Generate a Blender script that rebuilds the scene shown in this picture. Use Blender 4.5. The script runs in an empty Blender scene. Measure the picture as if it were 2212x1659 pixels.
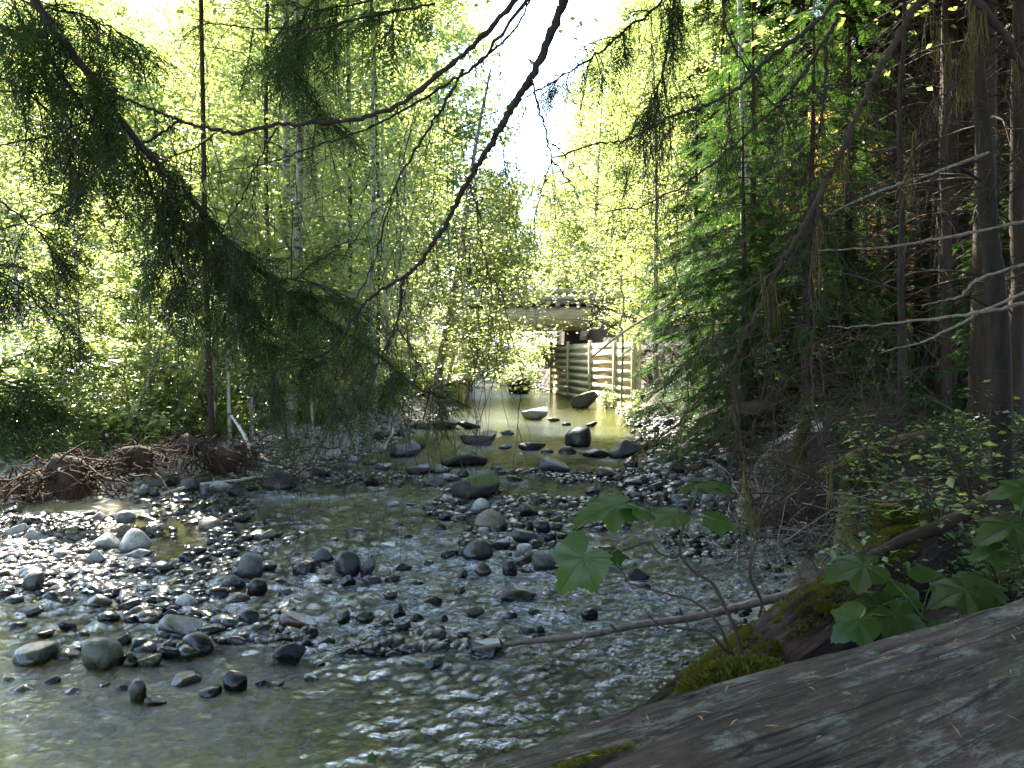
import bpy, math, random
import numpy as np
from mathutils import Vector, Matrix
C = bpy.context.scene
rad = math.radians
random.seed(7)
RNG = np.random.default_rng(11)

# ---------------------------------------------------------------- camera, sky, sun, exposure
CAM_H = 2.0
F = 1720.0                     # focal length in units of a 2212-wide picture
PITCH = math.atan(69.5 / F)
cam_d = bpy.data.cameras.new('camera')
cam = bpy.data.objects.new('camera', cam_d)
C.collection.objects.link(cam)
cam_d.sensor_width = 36.0
cam_d.lens = 36.0 * F / 2212.0
cam_d.clip_start = 0.05
cam_d.clip_end = 1500
cam.location = (0, 0, CAM_H)
cam.rotation_euler = (math.pi / 2 - PITCH, 0, 0)
C.camera = cam

SUN_EL, SUN_AZ = 48.0, -24.0    # azimuth measured from +Y towards +X
w = bpy.data.worlds.new('World')
C.world = w
w.use_nodes = True
nt = w.node_tree
sky = nt.nodes.new('ShaderNodeTexSky')
sky.sky_type = 'NISHITA'
sky.sun_disc = False
sky.sun_elevation = rad(SUN_EL)
sky.sun_rotation = rad(SUN_AZ)
sky.dust_density = 0.6
sky.ozone_density = 1.6
nt.links.new(sky.outputs[0], nt.nodes['Background'].inputs[0])
nt.nodes['Background'].inputs[1].default_value = 0.14
sl = bpy.data.lights.new('sun', 'SUN')
sl.energy = 5.0
sl.angle = rad(0.5)
sl.color = (1.0, 0.94, 0.82)
so = bpy.data.objects.new('sun', sl)
C.collection.objects.link(so)
sdir = Vector((math.sin(rad(SUN_AZ)) * math.cos(rad(SUN_EL)), math.cos(rad(SUN_AZ)) * math.cos(rad(SUN_EL)), math.sin(rad(SUN_EL))))
so.rotation_euler = sdir.to_track_quat('Z', 'Y').to_euler()
so.location = (0, 0, 30)
C.view_settings.view_transform = 'Standard'
C.view_settings.look = 'None'
C.view_settings.exposure = 3.15
C.view_settings.gamma = 1.0
C.render.engine = 'CYCLES'
cy = C.cycles
cy.max_bounces = 8
cy.diffuse_bounces = 4
cy.glossy_bounces = 3
cy.transmission_bounces = 5
cy.transparent_max_bounces = 12
cy.caustics_reflective = False
cy.caustics_refractive = False
cy.sample_clamp_indirect = 6.0
cy.use_denoising = True
try:
    cy.denoiser = 'OPENIMAGEDENOISE'
    cy.denoising_prefilter = 'ACCURATE'
except Exception:
    pass
cy.use_adaptive_sampling = True
cy.adaptive_threshold = 0.02

# ---------------------------------------------------------------- geometry helpers
cp, sp = math.cos(PITCH), math.sin(PITCH)

def ray(px, py):
    x, v = (px - 1106.0) / F, -(py - 829.5) / F
    return Vector((x, cp + v * sp, -sp + v * cp))

def G(px, py, z=0.0):
    """where the sight line through (px, py) meets height z"""
    r = ray(px, py)
    t = (z - CAM_H) / r.z
    return Vector((0, 0, CAM_H)) + r * t

def A(px, py, y):
    """the point of that sight line at distance y"""
    r = ray(px, py)
    return Vector((0, 0, CAM_H)) + r * (y / r.y)

def project(p):
    x, y, z = p[0], p[1], p[2] - CAM_H
    d = y * cp - z * sp
    v = y * sp + z * cp
    return 1106 + F * x / d, 829.5 - F * v / d, d

def catmull(pts, n=6):
    P = np.array([tuple(p) for p in pts], float)
    if len(P) < 3:
        t = np.linspace(0, 1, n + 1)[:, None]
        return P[0] * (1 - t) + P[-1] * t
    Q = np.vstack([2 * P[0] - P[1], P, 2 * P[-1] - P[-2]])
    out = []
    for i in range(len(P) - 1):
        p0, p1, p2, p3 = Q[i], Q[i + 1], Q[i + 2], Q[i + 3]
        for k in range(n):
            t = k / n
            out.append(0.5 * (2 * p1 + (p2 - p0) * t + (2 * p0 - 5 * p1 + 4 * p2 - p3) * t * t + (3 * p1 - p0 - 3 * p2 + p3) * t ** 3))
    out.append(P[-1])
    return np.array(out)

class MB:
    """collects vertices and faces and links them as one mesh object"""
    def __init__(s):
        s.v, s.f3, s.f4, s.n = [], [], [], 0
    def add(s, v, f):
        v = np.asarray(v, np.float32).reshape(-1, 3)
        f = np.asarray(f, np.int64)
        if len(v) == 0 or len(f) == 0:
            return
        (s.f3 if f.shape[1] == 3 else s.f4).append(f + s.n)
        s.v.append(v)
        s.n += len(v)
    def tube(s, pts, radii, sides=6, cap=True, rough=0.0):
        P = np.asarray(pts, float)
        n = len(P)
        R = np.interp(np.linspace(0, 1, n), np.linspace(0, 1, len(radii)), radii) if np.ndim(radii) else np.full(n, radii)
        T = np.gradient(P, axis=0)
        T /= np.linalg.norm(T, axis=1)[:, None] + 1e-9
        up = np.array([0, 0, 1.0]) if abs(T[0, 2]) < 0.9 else np.array([1.0, 0, 0])
        U = np.cross(T, up)
        U /= np.linalg.norm(U, axis=1)[:, None] + 1e-9
        V = np.cross(T, U)
        a = np.linspace(0, 2 * np.pi, sides, endpoint=False)
        RR = R[:, None] * np.ones(sides)[None, :]
        if rough:
            RR = RR * (1 + rough * RNG.normal(size=RR.shape))
        ring = P[:, None, :] + RR[:, :, None] * (np.cos(a)[None, :, None] * U[:, None, :] + np.sin(a)[None, :, None] * V[:, None, :])
        i = np.arange(n - 1)[:, None] * sides
        j = np.arange(sides)[None, :]
        j2 = (j + 1) % sides
        f = np.stack([i + j, i + j2, i + sides + j2, i + sides + j], -1).reshape(-1, 4)
        s.add(ring.reshape(-1, 3), f)
        if cap:
            for k, e in ((0, P[0]), (n - 1, P[-1])):
                b = s.n
                rv = np.vstack([ring[k], e[None]])
                ff = [[q, (q + 1) % sides, sides] if k else [(q + 1) % sides, q, sides] for q in range(sides)]
                s.add(rv, ff)
    def box(s, c, sx, sy, sz, rot=0.0, jit=0.0):
        v = np.array([[x, y, z] for x in (-.5, .5) for y in (-.5, .5) for z in (-.5, .5)]) * [sx, sy, sz]
        if jit:
            v = v + RNG.normal(size=v.shape) * jit
        cr, sr = math.cos(rot), math.sin(rot)
        v = v @ np.array([[cr, sr, 0], [-sr, cr, 0], [0, 0, 1]]) + np.array(tuple(c))
        s.add(v, [[0, 1, 3, 2], [4, 6, 7, 5], [0, 4, 5, 1], [2, 3, 7, 6], [0, 2, 6, 4], [1, 5, 7, 3]])
    def scatter(s, proto, mats):
        """mats: (N,3,3) linear, (N,3) translation"""
        pv, pf = proto
        L, t = mats
        if len(t) == 0:
            return
        v = np.einsum('nij,kj->nki', L, pv) + t[:, None, :]
        f = pf[None] + (np.arange(len(t)) * len(pv))[:, None, None]
        s.add(v.reshape(-1, 3), f.reshape(-1, pf.shape[1]))
    def mesh(s, name, m, smooth=False):
        me = bpy.data.meshes.new(name)
        v = np.concatenate(s.v) if s.v else np.zeros((0, 3), np.float32)
        f3 = np.concatenate(s.f3) if s.f3 else np.zeros((0, 3), np.int64)
        f4 = np.concatenate(s.f4) if s.f4 else np.zeros((0, 4), np.int64)
        me.vertices.add(len(v))
        me.vertices.foreach_set('co', v.ravel())
        loops = np.concatenate([f3.ravel(), f4.ravel()]).astype(np.int32)
        me.loops.add(len(loops))
        me.loops.foreach_set('vertex_index', loops)
        me.polygons.add(len(f3) + len(f4))
        tot = np.concatenate([np.full(len(f3), 3), np.full(len(f4), 4)]).astype(np.int32)
        st = (np.concatenate([[0], np.cumsum(tot)[:-1]]) if len(tot) else np.zeros(0)).astype(np.int32)
        me.polygons.foreach_set('loop_start', st)
        if smooth:
            me.polygons.foreach_set('use_smooth', np.ones(len(tot), bool))
        me.update(calc_edges=True)
        if m is not None:
            me.materials.append(m)
        return me
    def build(s, name, m, parent=None, smooth=False):
        return link(name, s.mesh(name, m, smooth), parent)

def link(name, me, parent=None):
    o = bpy.data.objects.new(name, me)
    C.collection.objects.link(o)
    if parent is not None:
        o.parent = parent
    return o

THINGS = []
def tag(o, label=None, cat=None, group=None, kind=None, desc=None, ref=None):
    if label: o['label'] = label
    if cat: o['category'] = cat
    if group: o['group'] = group
    if kind: o['kind'] = kind
    if desc: THINGS.append((o, desc, ref))
    return o

def empty(name, loc=(0, 0, 0)):
    o = bpy.data.objects.new(name, None)
    C.collection.objects.link(o)
    o.location = loc
    o.empty_display_size = 0.2
    return o

def copy_tree(o, parent=None):
    c = o.copy()
    C.collection.objects.link(c)
    c.parent = parent
    for ch in list(KIDS.get(o.name, [])):
        copy_tree(ch, c)
    return c
KIDS = {}

# value noise
def _h(ix, iy, seed):
    n = (ix.astype(np.int64) * 374761393 + iy.astype(np.int64) * 668265263 + seed * 1442695041) & 0x7fffffff
    n = ((n ^ (n >> 13)) * 1274126177) & 0x7fffffff
    return ((n ^ (n >> 16)) & 0xffff) / 65535.0
def vn(x, y, seed=0):
    x = np.asarray(x, float); y = np.asarray(y, float)
    ix, iy = np.floor(x), np.floor(y)
    fx, fy = x - ix, y - iy
    fx = fx * fx * (3 - 2 * fx); fy = fy * fy * (3 - 2 * fy)
    a, b, c, d = _h(ix, iy, seed), _h(ix + 1, iy, seed), _h(ix, iy + 1, seed), _h(ix + 1, iy + 1, seed)
    return (a * (1 - fx) + b * fx) * (1 - fy) + (c * (1 - fx) + d * fx) * fy - 0.5
def fbm(x, y, seed=0, o=4):
    return sum(vn(x * 2 ** k, y * 2 ** k, seed + k) / 2 ** k for k in range(o))
def sstep(a, b, x):
    t = np.clip((x - a) / (b - a), 0, 1)
    return t * t * (3 - 2 * t)

# ---------------------------------------------------------------- materials
def mat(name):
    m = bpy.data.materials.new(name)
    m.use_nodes = True
    n = m.node_tree
    n.nodes.clear()
    out = n.nodes.new('ShaderNodeOutputMaterial')
    return m, n, out
def N(n, t, **k):
    x = n.nodes.new(t)
    for a, b in k.items():
        if a in x.inputs: x.inputs[a].default_value = b
        else: setattr(x, a, b)
    return x
def ramp(n, fac, stops):
    r = n.nodes.new('ShaderNodeValToRGB')
    e = r.color_ramp.elements
    while len(e) > 1: e.remove(e[-1])
    e[0].position = stops[0][0]; e[0].color = (*stops[0][1], 1)
    for p, c in stops[1:]:
        q = e.new(p); q.color = (*c, 1)
    n.links.new(fac, r.inputs[0])
    return r
def mixc(n, f, a, b, mode='MIX'):
    x = n.nodes.new('ShaderNodeMix'); x.data_type = 'RGBA'; x.blend_type = mode
    for s, v in ((0, f), (6, a), (7, b)):
        if isinstance(v, (int, float)): x.inputs[s].default_value = v
        elif isinstance(v, tuple): x.inputs[s].default_value = (*v, 1)
        else: n.links.new(v, x.inputs[s])
    return x.outputs[2]
def noise(n, scale, detail=4, coord=None, rough=.55, dist=0.0):
    t = N(n, 'ShaderNodeTexNoise', Scale=scale, Detail=detail, Roughness=rough, Distortion=dist)
    if coord is not None: n.links.new(coord, t.inputs['Vector'])
    return t
def coords(n, which='Object', scale=None):
    tc = n.nodes.new('ShaderNodeTexCoord')
    if scale is None: return tc.outputs[which]
    mp = N(n, 'ShaderNodeMapping'); mp.inputs['Scale'].default_value = scale
    n.links.new(tc.outputs[which], mp.inputs[0])
    return mp.outputs[0]
def posn(n, scale=None):
    g = n.nodes.new('ShaderNodeNewGeometry')
    if scale is None: return g.outputs['Position']
    mp = N(n, 'ShaderNodeMapping'); mp.inputs['Scale'].default_value = scale
    n.links.new(g.outputs['Position'], mp.inputs[0])
    return mp.outputs[0]
def bump(n, h, strength, dist=0.02):
    b = N(n, 'ShaderNodeBump', Strength=strength, Distance=dist)
    n.links.new(h, b.inputs['Height'])
    return b.outputs[0]

def leaf_mat(name, c0, c1, c2, trans, gloss=.05, tw=.5):
    """per-leaf colour between c0, c1 and c2; light comes through the blade in colour trans"""
    m, n, out = mat(name)
    g = n.nodes.new('ShaderNodeNewGeometry')
    oi = n.nodes.new('ShaderNodeObjectInfo')
    r = ramp(n, g.outputs['Random Per Island'], [(0, c0), (.55, c1), (1, c2)])
    hs = N(n, 'ShaderNodeHueSaturation')
    mr = N(n, 'ShaderNodeMapRange'); mr.inputs[3].default_value = .485; mr.inputs[4].default_value = .515
    n.links.new(oi.outputs['Random'], mr.inputs[0]); n.links.new(mr.outputs[0], hs.inputs['Hue'])
    mv = N(n, 'ShaderNodeMapRange'); mv.inputs[3].default_value = .75; mv.inputs[4].default_value = 1.25
    n.links.new(oi.outputs['Random'], mv.inputs[0]); n.links.new(mv.outputs[0], hs.inputs['Value'])
    n.links.new(r.outputs[0], hs.inputs['Color'])
    d = N(n, 'ShaderNodeBsdfDiffuse'); n.links.new(hs.outputs[0], d.inputs[0])
    t = N(n, 'ShaderNodeBsdfTranslucent')
    tc = mixc(n, .5, trans, mixc(n, 1.0, trans, r.outputs[0], 'MULTIPLY')) if False else mixc(n, .35, trans, hs.outputs[0])
    n.links.new(tc, t.inputs[0])
    mx = N(n, 'ShaderNodeMixShader'); mx.inputs[0].default_value = tw
    n.links.new(d.outputs[0], mx.inputs[1]); n.links.new(t.outputs[0], mx.inputs[2])
    gl = N(n, 'ShaderNodeBsdfGlossy', Roughness=.4); gl.inputs[0].default_value = (1, 1, 1, 1)
    m2 = N(n, 'ShaderNodeMixShader'); m2.inputs[0].default_value = gloss
    n.links.new(mx.outputs[0], m2.inputs[1]); n.links.new(gl.outputs[0], m2.inputs[2])
    n.links.new(m2.outputs[0], out.inputs[0])
    return m

def bark_mat(name, a, b, scale=8, zs=.25, rough=.9, spots=None, bs=.5, moss=None):
    m, n, out = mat(name)
    co = coords(n, 'Object', (1, 1, zs))
    t = noise(n, scale, 6, co, .65)
    r = ramp(n, t.outputs[0], [(.3, a), (.7, b)])
    col = r.outputs[0]
    if spots:
        s = noise(n, scale * .8, 3, coords(n, 'Object', (1, 1, 1.4)), .6)
        rs = ramp(n, s.outputs[0], [(.52, (0, 0, 0)), (.6, (1, 1, 1))])
        col = mixc(n, rs.outputs[0], col, spots)
    if moss:
        s = noise(n, scale * .35, 4, coords(n), .7)
        rs = ramp(n, s.outputs[0], [(.46, (0, 0, 0)), (.58, (1, 1, 1))])
        col = mixc(n, rs.outputs[0], col, moss)
    p = N(n, 'ShaderNodeBsdfPrincipled', Roughness=rough)
    p.inputs['Specular IOR Level'].default_value = .25
    n.links.new(col, p.inputs['Base Color'])
    n.links.new(bump(n, t.outputs[0], bs, .02), p.inputs['Normal'])
    n.links.new(p.outputs[0], out.inputs[0])
    return m

def rock_mat(name, a, b, spec=.5, rough=.45, moss=None):
    m, n, out = mat(name)
    oi = n.nodes.new('ShaderNodeObjectInfo')
    g = n.nodes.new('ShaderNodeNewGeometry')
    t = noise(n, 9, 6, g.outputs['Position'], .65)
    t2 = noise(n, 60, 3, g.outputs['Position'], .6)
    r = ramp(n, t.outputs[0], [(.3, a), (.72, b)])
    sp_ = ramp(n, t2.outputs[0], [(.35, (.6, .6, .6)), (.65, (1.15, 1.15, 1.15))])
    col = mixc(n, 1.0, r.outputs[0], sp_.outputs[0], 'MULTIPLY')
    hs = N(n, 'ShaderNodeHueSaturation')
    mv = N(n, 'ShaderNodeMapRange'); mv.inputs[3].default_value = .65; mv.inputs[4].default_value = 1.35
    n.links.new(oi.outputs['Random'], mv.inputs[0]); n.links.new(mv.outputs[0], hs.inputs['Value'])
    n.links.new(col, hs.inputs['Color'])
    col = hs.outputs[0]
    # wet band at the waterline: the stone itself is wet, darker and glossier there
    sx = N(n, 'ShaderNodeSeparateXYZ'); n.links.new(g.outputs['Position'], sx.inputs[0])
    nb = noise(n, 14, 2, g.outputs['Position'])
    ad = N(n, 'ShaderNodeMath', operation='MULTIPLY_ADD'); n.links.new(nb.outputs[0], ad.inputs[0]); ad.inputs[1].default_value = -.12
    n.links.new(sx.outputs[2], ad.inputs[2])
    wet = N(n, 'ShaderNodeMapRange'); wet.inputs[1].default_value = -.02; wet.inputs[2].default_value = .045; wet.inputs[3].default_value = 1; wet.inputs[4].default_value = 0
    n.links.new(ad.outputs[0], wet.inputs[0])
    dk = mixc(n, 1.0, col, (.38, .36, .33), 'MULTIPLY')
    col = mixc(n, wet.outputs[0], col, dk)
    if moss:
        sn = N(n, 'ShaderNodeSeparateXYZ'); n.links.new(g.outputs['Normal'], sn.inputs[0])
        mm = N(n, 'ShaderNodeMath', operation='MULTIPLY'); n.links.new(sn.outputs[2], mm.inputs[0]); n.links.new(t.outputs[0], mm.inputs[1])
        rs = ramp(n, mm.outputs[0], [(.26, (0, 0, 0)), (.36, (1, 1, 1))])
        col = mixc(n, rs.outputs[0], col, moss)
    p = N(n, 'ShaderNodeBsdfPrincipled', Roughness=rough)
    p.inputs['Specular IOR Level'].default_value = spec
    rr = N(n, 'ShaderNodeMapRange'); rr.inputs[3].default_value = rough; rr.inputs[4].default_value = .22
    n.links.new(wet.outputs[0], rr.inputs[0]); n.links.new(rr.outputs[0], p.inputs['Roughness'])
    n.links.new(col, p.inputs['Base Color'])
    n.links.new(bump(n, t.outputs[0], .35, .03), p.inputs['Normal'])
    n.links.new(p.outputs[0], out.inputs[0])
    return m

M = {}
M['alder_leaf'] = leaf_mat('alder_leaf', (.07, .11, .03), (.11, .16, .04), (.17, .21, .07), (.54, .62, .13), .05, .60)
M['pale_leaf'] = leaf_mat('pale_leaf', (.07, .13, .02), (.12, .19, .035), (.18, .23, .06), (.60, .66, .17), .08, .62)
M['shrub_leaf'] = leaf_mat('shrub_leaf', (.08, .14, .03), (.12, .20, .04), (.20, .27, .07), (.66, .74, .24), .10, .62)
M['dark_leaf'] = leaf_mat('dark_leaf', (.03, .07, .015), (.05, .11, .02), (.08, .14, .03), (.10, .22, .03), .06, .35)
M['gold_leaf'] = leaf_mat('gold_leaf', (.20, .15, .02), (.30, .19, .03), (.36, .20, .04), (.80, .50, .08), .05, .6)
M['big_leaf'] = leaf_mat('big_leaf', (.026, .050, .009), (.034, .060, .010), (.044, .074, .013), (.13, .25, .02), .02, .42)
M['needle'] = leaf_mat('needle', (.018, .032, .008), (.027, .046, .010), (.038, .062, .014), (.06, .11, .014), .012, .3)
M['needle_green'] = leaf_mat('needle_green', (.022, .045, .012), (.032, .062, .016), (.05, .085, .022), (.08, .17, .02), .008, .38)
M['needle_brown'] = leaf_mat('needle_brown', (.06, .035, .02), (.10, .055, .025), (.15, .085, .035), (.30, .16, .04), .02, .35)
M['bark_dark'] = bark_mat('bark_dark', (.010, .007, .006), (.035, .024, .018), 14, .25)
M['bark_brown'] = bark_mat('bark_brown', (.016, .010, .006), (.048, .029, .019), 12, .2, moss=None)
M['bark_alder'] = bark_mat('bark_alder', (.20, .18, .15), (.38, .36, .31), 10, .8, spots=(.07, .06, .05))
M['bark_pale'] = bark_mat('bark_pale', (.30, .29, .26), (.55, .53, .48), 9, .8, spots=(.12, .11, .09))
M['twig_dark'] = bark_mat('twig_dark', (.014, .010, .007), (.038, .026, .018), 30, 1)
M['twig_pale'] = bark_mat('twig_pale', (.08, .065, .05), (.20, .175, .14), 30, 1)
M['twig_brown'] = bark_mat('twig_brown', (.020, .013, .008), (.060, .038, .024), 30, 1)
M['root'] = bark_mat('root', (.016, .009, .005), (.065, .036, .019), 20, 1)
M['driftwood'] = bark_mat('driftwood', (.28, .24, .19), (.52, .47, .40), 16, .3)
M['stick'] = bark_mat('stick', (.035, .026, .021), (.125, .095, .078), 22, .3, rough=.6, bs=.25)
M['mossy_wood'] = bark_mat('mossy_wood', (.05, .028, .018), (.16, .085, .05), 10, 1, moss=(.10, .10, .02))
M['lichen'] = leaf_mat('lichen', (.10, .09, .03), (.15, .12, .04), (.20, .15, .05), (.22, .16, .04), 0, .3)
M['moss'] = leaf_mat('moss', (.07, .075, .012), (.11, .11, .018), (.16, .15, .025), (.18, .18, .02), 0, .3)
M['moss_yellow'] = leaf_mat('moss_yellow', (.06, .062, .011), (.10, .094, .016), (.15, .13, .024), (.15, .13, .02), 0, .3)
M['rock_dark'] = rock_mat('rock_dark', (.008, .007, .007), (.030, .028, .027), .32, .36)
M['rock_grey'] = rock_mat('rock_grey', (.028, .027, .026), (.085, .083, .080), .35, .5)
M['rock_light'] = rock_mat('rock_light', (.20, .195, .18), (.40, .39, .36), .4, .6)  # pale stone; on the stones in sun this colour carries the sunlight
M['rock_tan'] = rock_mat('rock_tan', (.10, .08, .055), (.25, .20, .15), .4, .55)
M['rock_green'] = rock_mat('rock_green', (.024, .025, .012), (.075, .075, .04), .45, .5)
M['rock_rust'] = rock_mat('rock_rust', (.04, .022, .014), (.11, .06, .04), .45, .45)
M['rock_moss'] = rock_mat('rock_moss', (.012, .011, .010), (.042, .040, .036), .3, .6, moss=(.045, .055, .010))
M['rock_mossgold'] = rock_mat('rock_mossgold', (.05, .045, .035), (.14, .12, .09), .3, .6, moss=(.20, .19, .04))

def simple(name, a, b, scale, rough=.8, co=None, bs=.3):
    m, n, out = mat(name)
    t = noise(n, scale, 6, co(n) if co else coords(n), .6)
    r = ramp(n, t.outputs[0], [(.3, a), (.7, b)])
    p = N(n, 'ShaderNodeBsdfPrincipled', Roughness=rough)
    n.links.new(r.outputs[0], p.inputs['Base Color'])
    n.links.new(bump(n, t.outputs[0], bs, .02), p.inputs['Normal'])
    n.links.new(p.outputs[0], out.inputs[0])
    return m
M['board'] = simple('treated_board', (.50, .41, .22), (.72, .62, .38), 5, .8, lambda n: coords(n, 'Object', (1, 1, 8)))
M['post'] = simple('treated_post', (.34, .31, .18), (.54, .49, .30), 6, .8, lambda n: coords(n, 'Object', (6, 6, 1)))
M['girder'] = simple('girder_log', (.22, .17, .10), (.52, .42, .28), 3, .85, lambda n: coords(n, 'Object', (.5, 4, 4)), .8)
M['rail'] = simple('grey_rail', (.20, .18, .15), (.36, .33, .28), 5, .85, lambda n: coords(n, 'Object', (.6, 3, 3)))
M['road'] = simple('road_gravel', (.20, .18, .15), (.36, .33, .28), 20, .95, lambda n: posn(n))

def ground_mat():
    m, n, out = mat('ground')
    p0 = posn(n)
    v = N(n, 'ShaderNodeTexVoronoi', Scale=9.0); n.links.new(p0, v.inputs['Vector'])
    v2 = N(n, 'ShaderNodeTexVoronoi', Scale=26.0); n.links.new(p0, v2.inputs['Vector'])
    sv = N(n, 'ShaderNodeSeparateColor'); n.links.new(v.outputs['Color'], sv.inputs[0])
    stone = ramp(n, sv.outputs[0], [(0, (.07, .068, .06)), (.4, (.15, .145, .125)), (.7, (.20, .17, .12)), (1, (.32, .31, .28))])
    sv2 = N(n, 'ShaderNodeSeparateColor'); n.links.new(v2.outputs['Color'], sv2.inputs[0])
    stone2 = ramp(n, sv2.outputs[0], [(0, (.08, .07, .055)), (.6, (.19, .175, .14)), (1, (.34, .32, .28))])
    t = noise(n, 2.0, 4, p0)
    grav = mixc(n, t.outputs[0], stone.outputs[0], stone2.outputs[0])
    t2 = noise(n, 5.0, 6, p0, .7)
    soil = ramp(n, t2.outputs[0], [(.3, (.014, .009, .006)), (.55, (.04, .024, .014)), (.75, (.08, .048, .026))])
    at = N(n, 'ShaderNodeAttribute', attribute_name='gravel')
    col = mixc(n, at.outputs['Fac'], soil.outputs[0], grav)
    # brighter olive tone on the submerged bed
    sx = N(n, 'ShaderNodeSeparateXYZ'); n.links.new(p0, sx.inputs[0])
    al = N(n, 'ShaderNodeMapRange'); al.inputs[1].default_value = -.02; al.inputs[2].default_value = -.10; al.inputs[3].default_value = 0; al.inputs[4].default_value = .8
    n.links.new(sx.outputs[2], al.inputs[0])
    olive = mixc(n, 1.0, grav, (1.5, 1.5, .34), 'MULTIPLY')
    col = mixc(n, al.outputs[0], col, olive)
    p = N(n, 'ShaderNodeBsdfPrincipled', Roughness=.85)
    n.links.new(col, p.inputs['Base Color'])
    iv = N(n, 'ShaderNodeMath', operation='SUBTRACT'); iv.inputs[0].default_value = 1; n.links.new(v.outputs['Distance'], iv.inputs[1])
    n.links.new(bump(n, iv.outputs[0], .6, .05), p.inputs['Normal'])
    n.links.new(p.outputs[0], out.inputs[0])
    return m
M['ground'] = ground_mat()

def water_mat():
    m, n, out = mat('water')
    # flow runs towards the camera and to the right; ripples are drawn out across it
    p1 = posn(n, (.9, 2.1, 1.0))
    a = noise(n, 7.0, 4, p1, .6, 1.2)
    b = noise(n, 30.0, 4, posn(n, (.8, 2.0, 1)), .65, .8)
    c = noise(n, 2.2, 2, p1, .5, .8)
    s = N(n, 'ShaderNodeMath', operation='MULTIPLY_ADD'); n.links.new(b.outputs[0], s.inputs[0]); s.inputs[1].default_value = .42; n.links.new(a.outputs[0], s.inputs[2])
    s2 = N(n, 'ShaderNodeMath', operation='MULTIPLY_ADD'); n.links.new(c.outputs[0], s2.inputs[0]); s2.inputs[1].default_value = 1.2; n.links.new(s.outputs[0], s2.inputs[2])
    ri = N(n, 'ShaderNodeAttribute', attribute_name='riffle')
    st = N(n, 'ShaderNodeMapRange'); st.inputs[3].default_value = .12; st.inputs[4].default_value = 1.0
    n.links.new(ri.outputs['Fac'], st.inputs[0])
    bp = N(n, 'ShaderNodeBump', Distance=.22); n.links.new(s2.outputs[0], bp.inputs['Height']); n.links.new(st.outputs[0], bp.inputs['Strength'])
    fr = N(n, 'ShaderNodeFresnel', IOR=1.5); n.links.new(bp.outputs[0], fr.inputs['Normal'])
    t0 = N(n, 'ShaderNodeBsdfTransparent'); t0.inputs[0].default_value = (.84, .87, .48, 1)
    rf = N(n, 'ShaderNodeBsdfRefraction', IOR=1.25, Roughness=.05); rf.inputs[0].default_value = (.84, .87, .48, 1); n.links.new(bp.outputs[0], rf.inputs['Normal'])
    tr = N(n, 'ShaderNodeMixShader'); tr.inputs[0].default_value = .6; n.links.new(t0.outputs[0], tr.inputs[1]); n.links.new(rf.outputs[0], tr.inputs[2])
    gl = N(n, 'ShaderNodeBsdfGlossy', Roughness=.06); gl.inputs[0].default_value = (1, 1, 1, 1)
    n.links.new(bp.outputs[0], gl.inputs['Normal'])
    mx = N(n, 'ShaderNodeMixShader'); n.links.new(fr.outputs[0], mx.inputs[0]); n.links.new(tr.outputs[0], mx.inputs[1]); n.links.new(gl.outputs[0], mx.inputs[2])
    fo = N(n, 'ShaderNodeAttribute', attribute_name='foam')
    fn = noise(n, 22.0, 8, posn(n, (.55, 1.6, 1)), .78, 1.2)
    fq = ramp(n, fn.outputs[0], [(.47, (0, 0, 0)), (.60, (1, 1, 1))])
    fm = N(n, 'ShaderNodeMath', operation='MULTIPLY'); n.links.new(fo.outputs['Fac'], fm.inputs[0]); n.links.new(fq.outputs[0], fm.inputs[1])
    fr2 = ramp(n, fm.outputs[0], [(.04, (0, 0, 0)), (.42, (.80, .80, .80))])
    df = N(n, 'ShaderNodeBsdfPrincipled', Roughness=.3); df.inputs['Base Color'].default_value = (.72, .77, .84, 1)  # white of real foam and of painted sky glints
    n.links.new(bp.outputs[0], df.inputs['Normal'])
    m2 = N(n, 'ShaderNodeMixShader'); n.links.new(fr2.outputs[0], m2.inputs[0]); n.links.new(mx.outputs[0], m2.inputs[1]); n.links.new(df.outputs[0], m2.inputs[2])
    n.links.new(m2.outputs[0], out.inputs[0])
    return m
M['water'] = water_mat()

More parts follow.
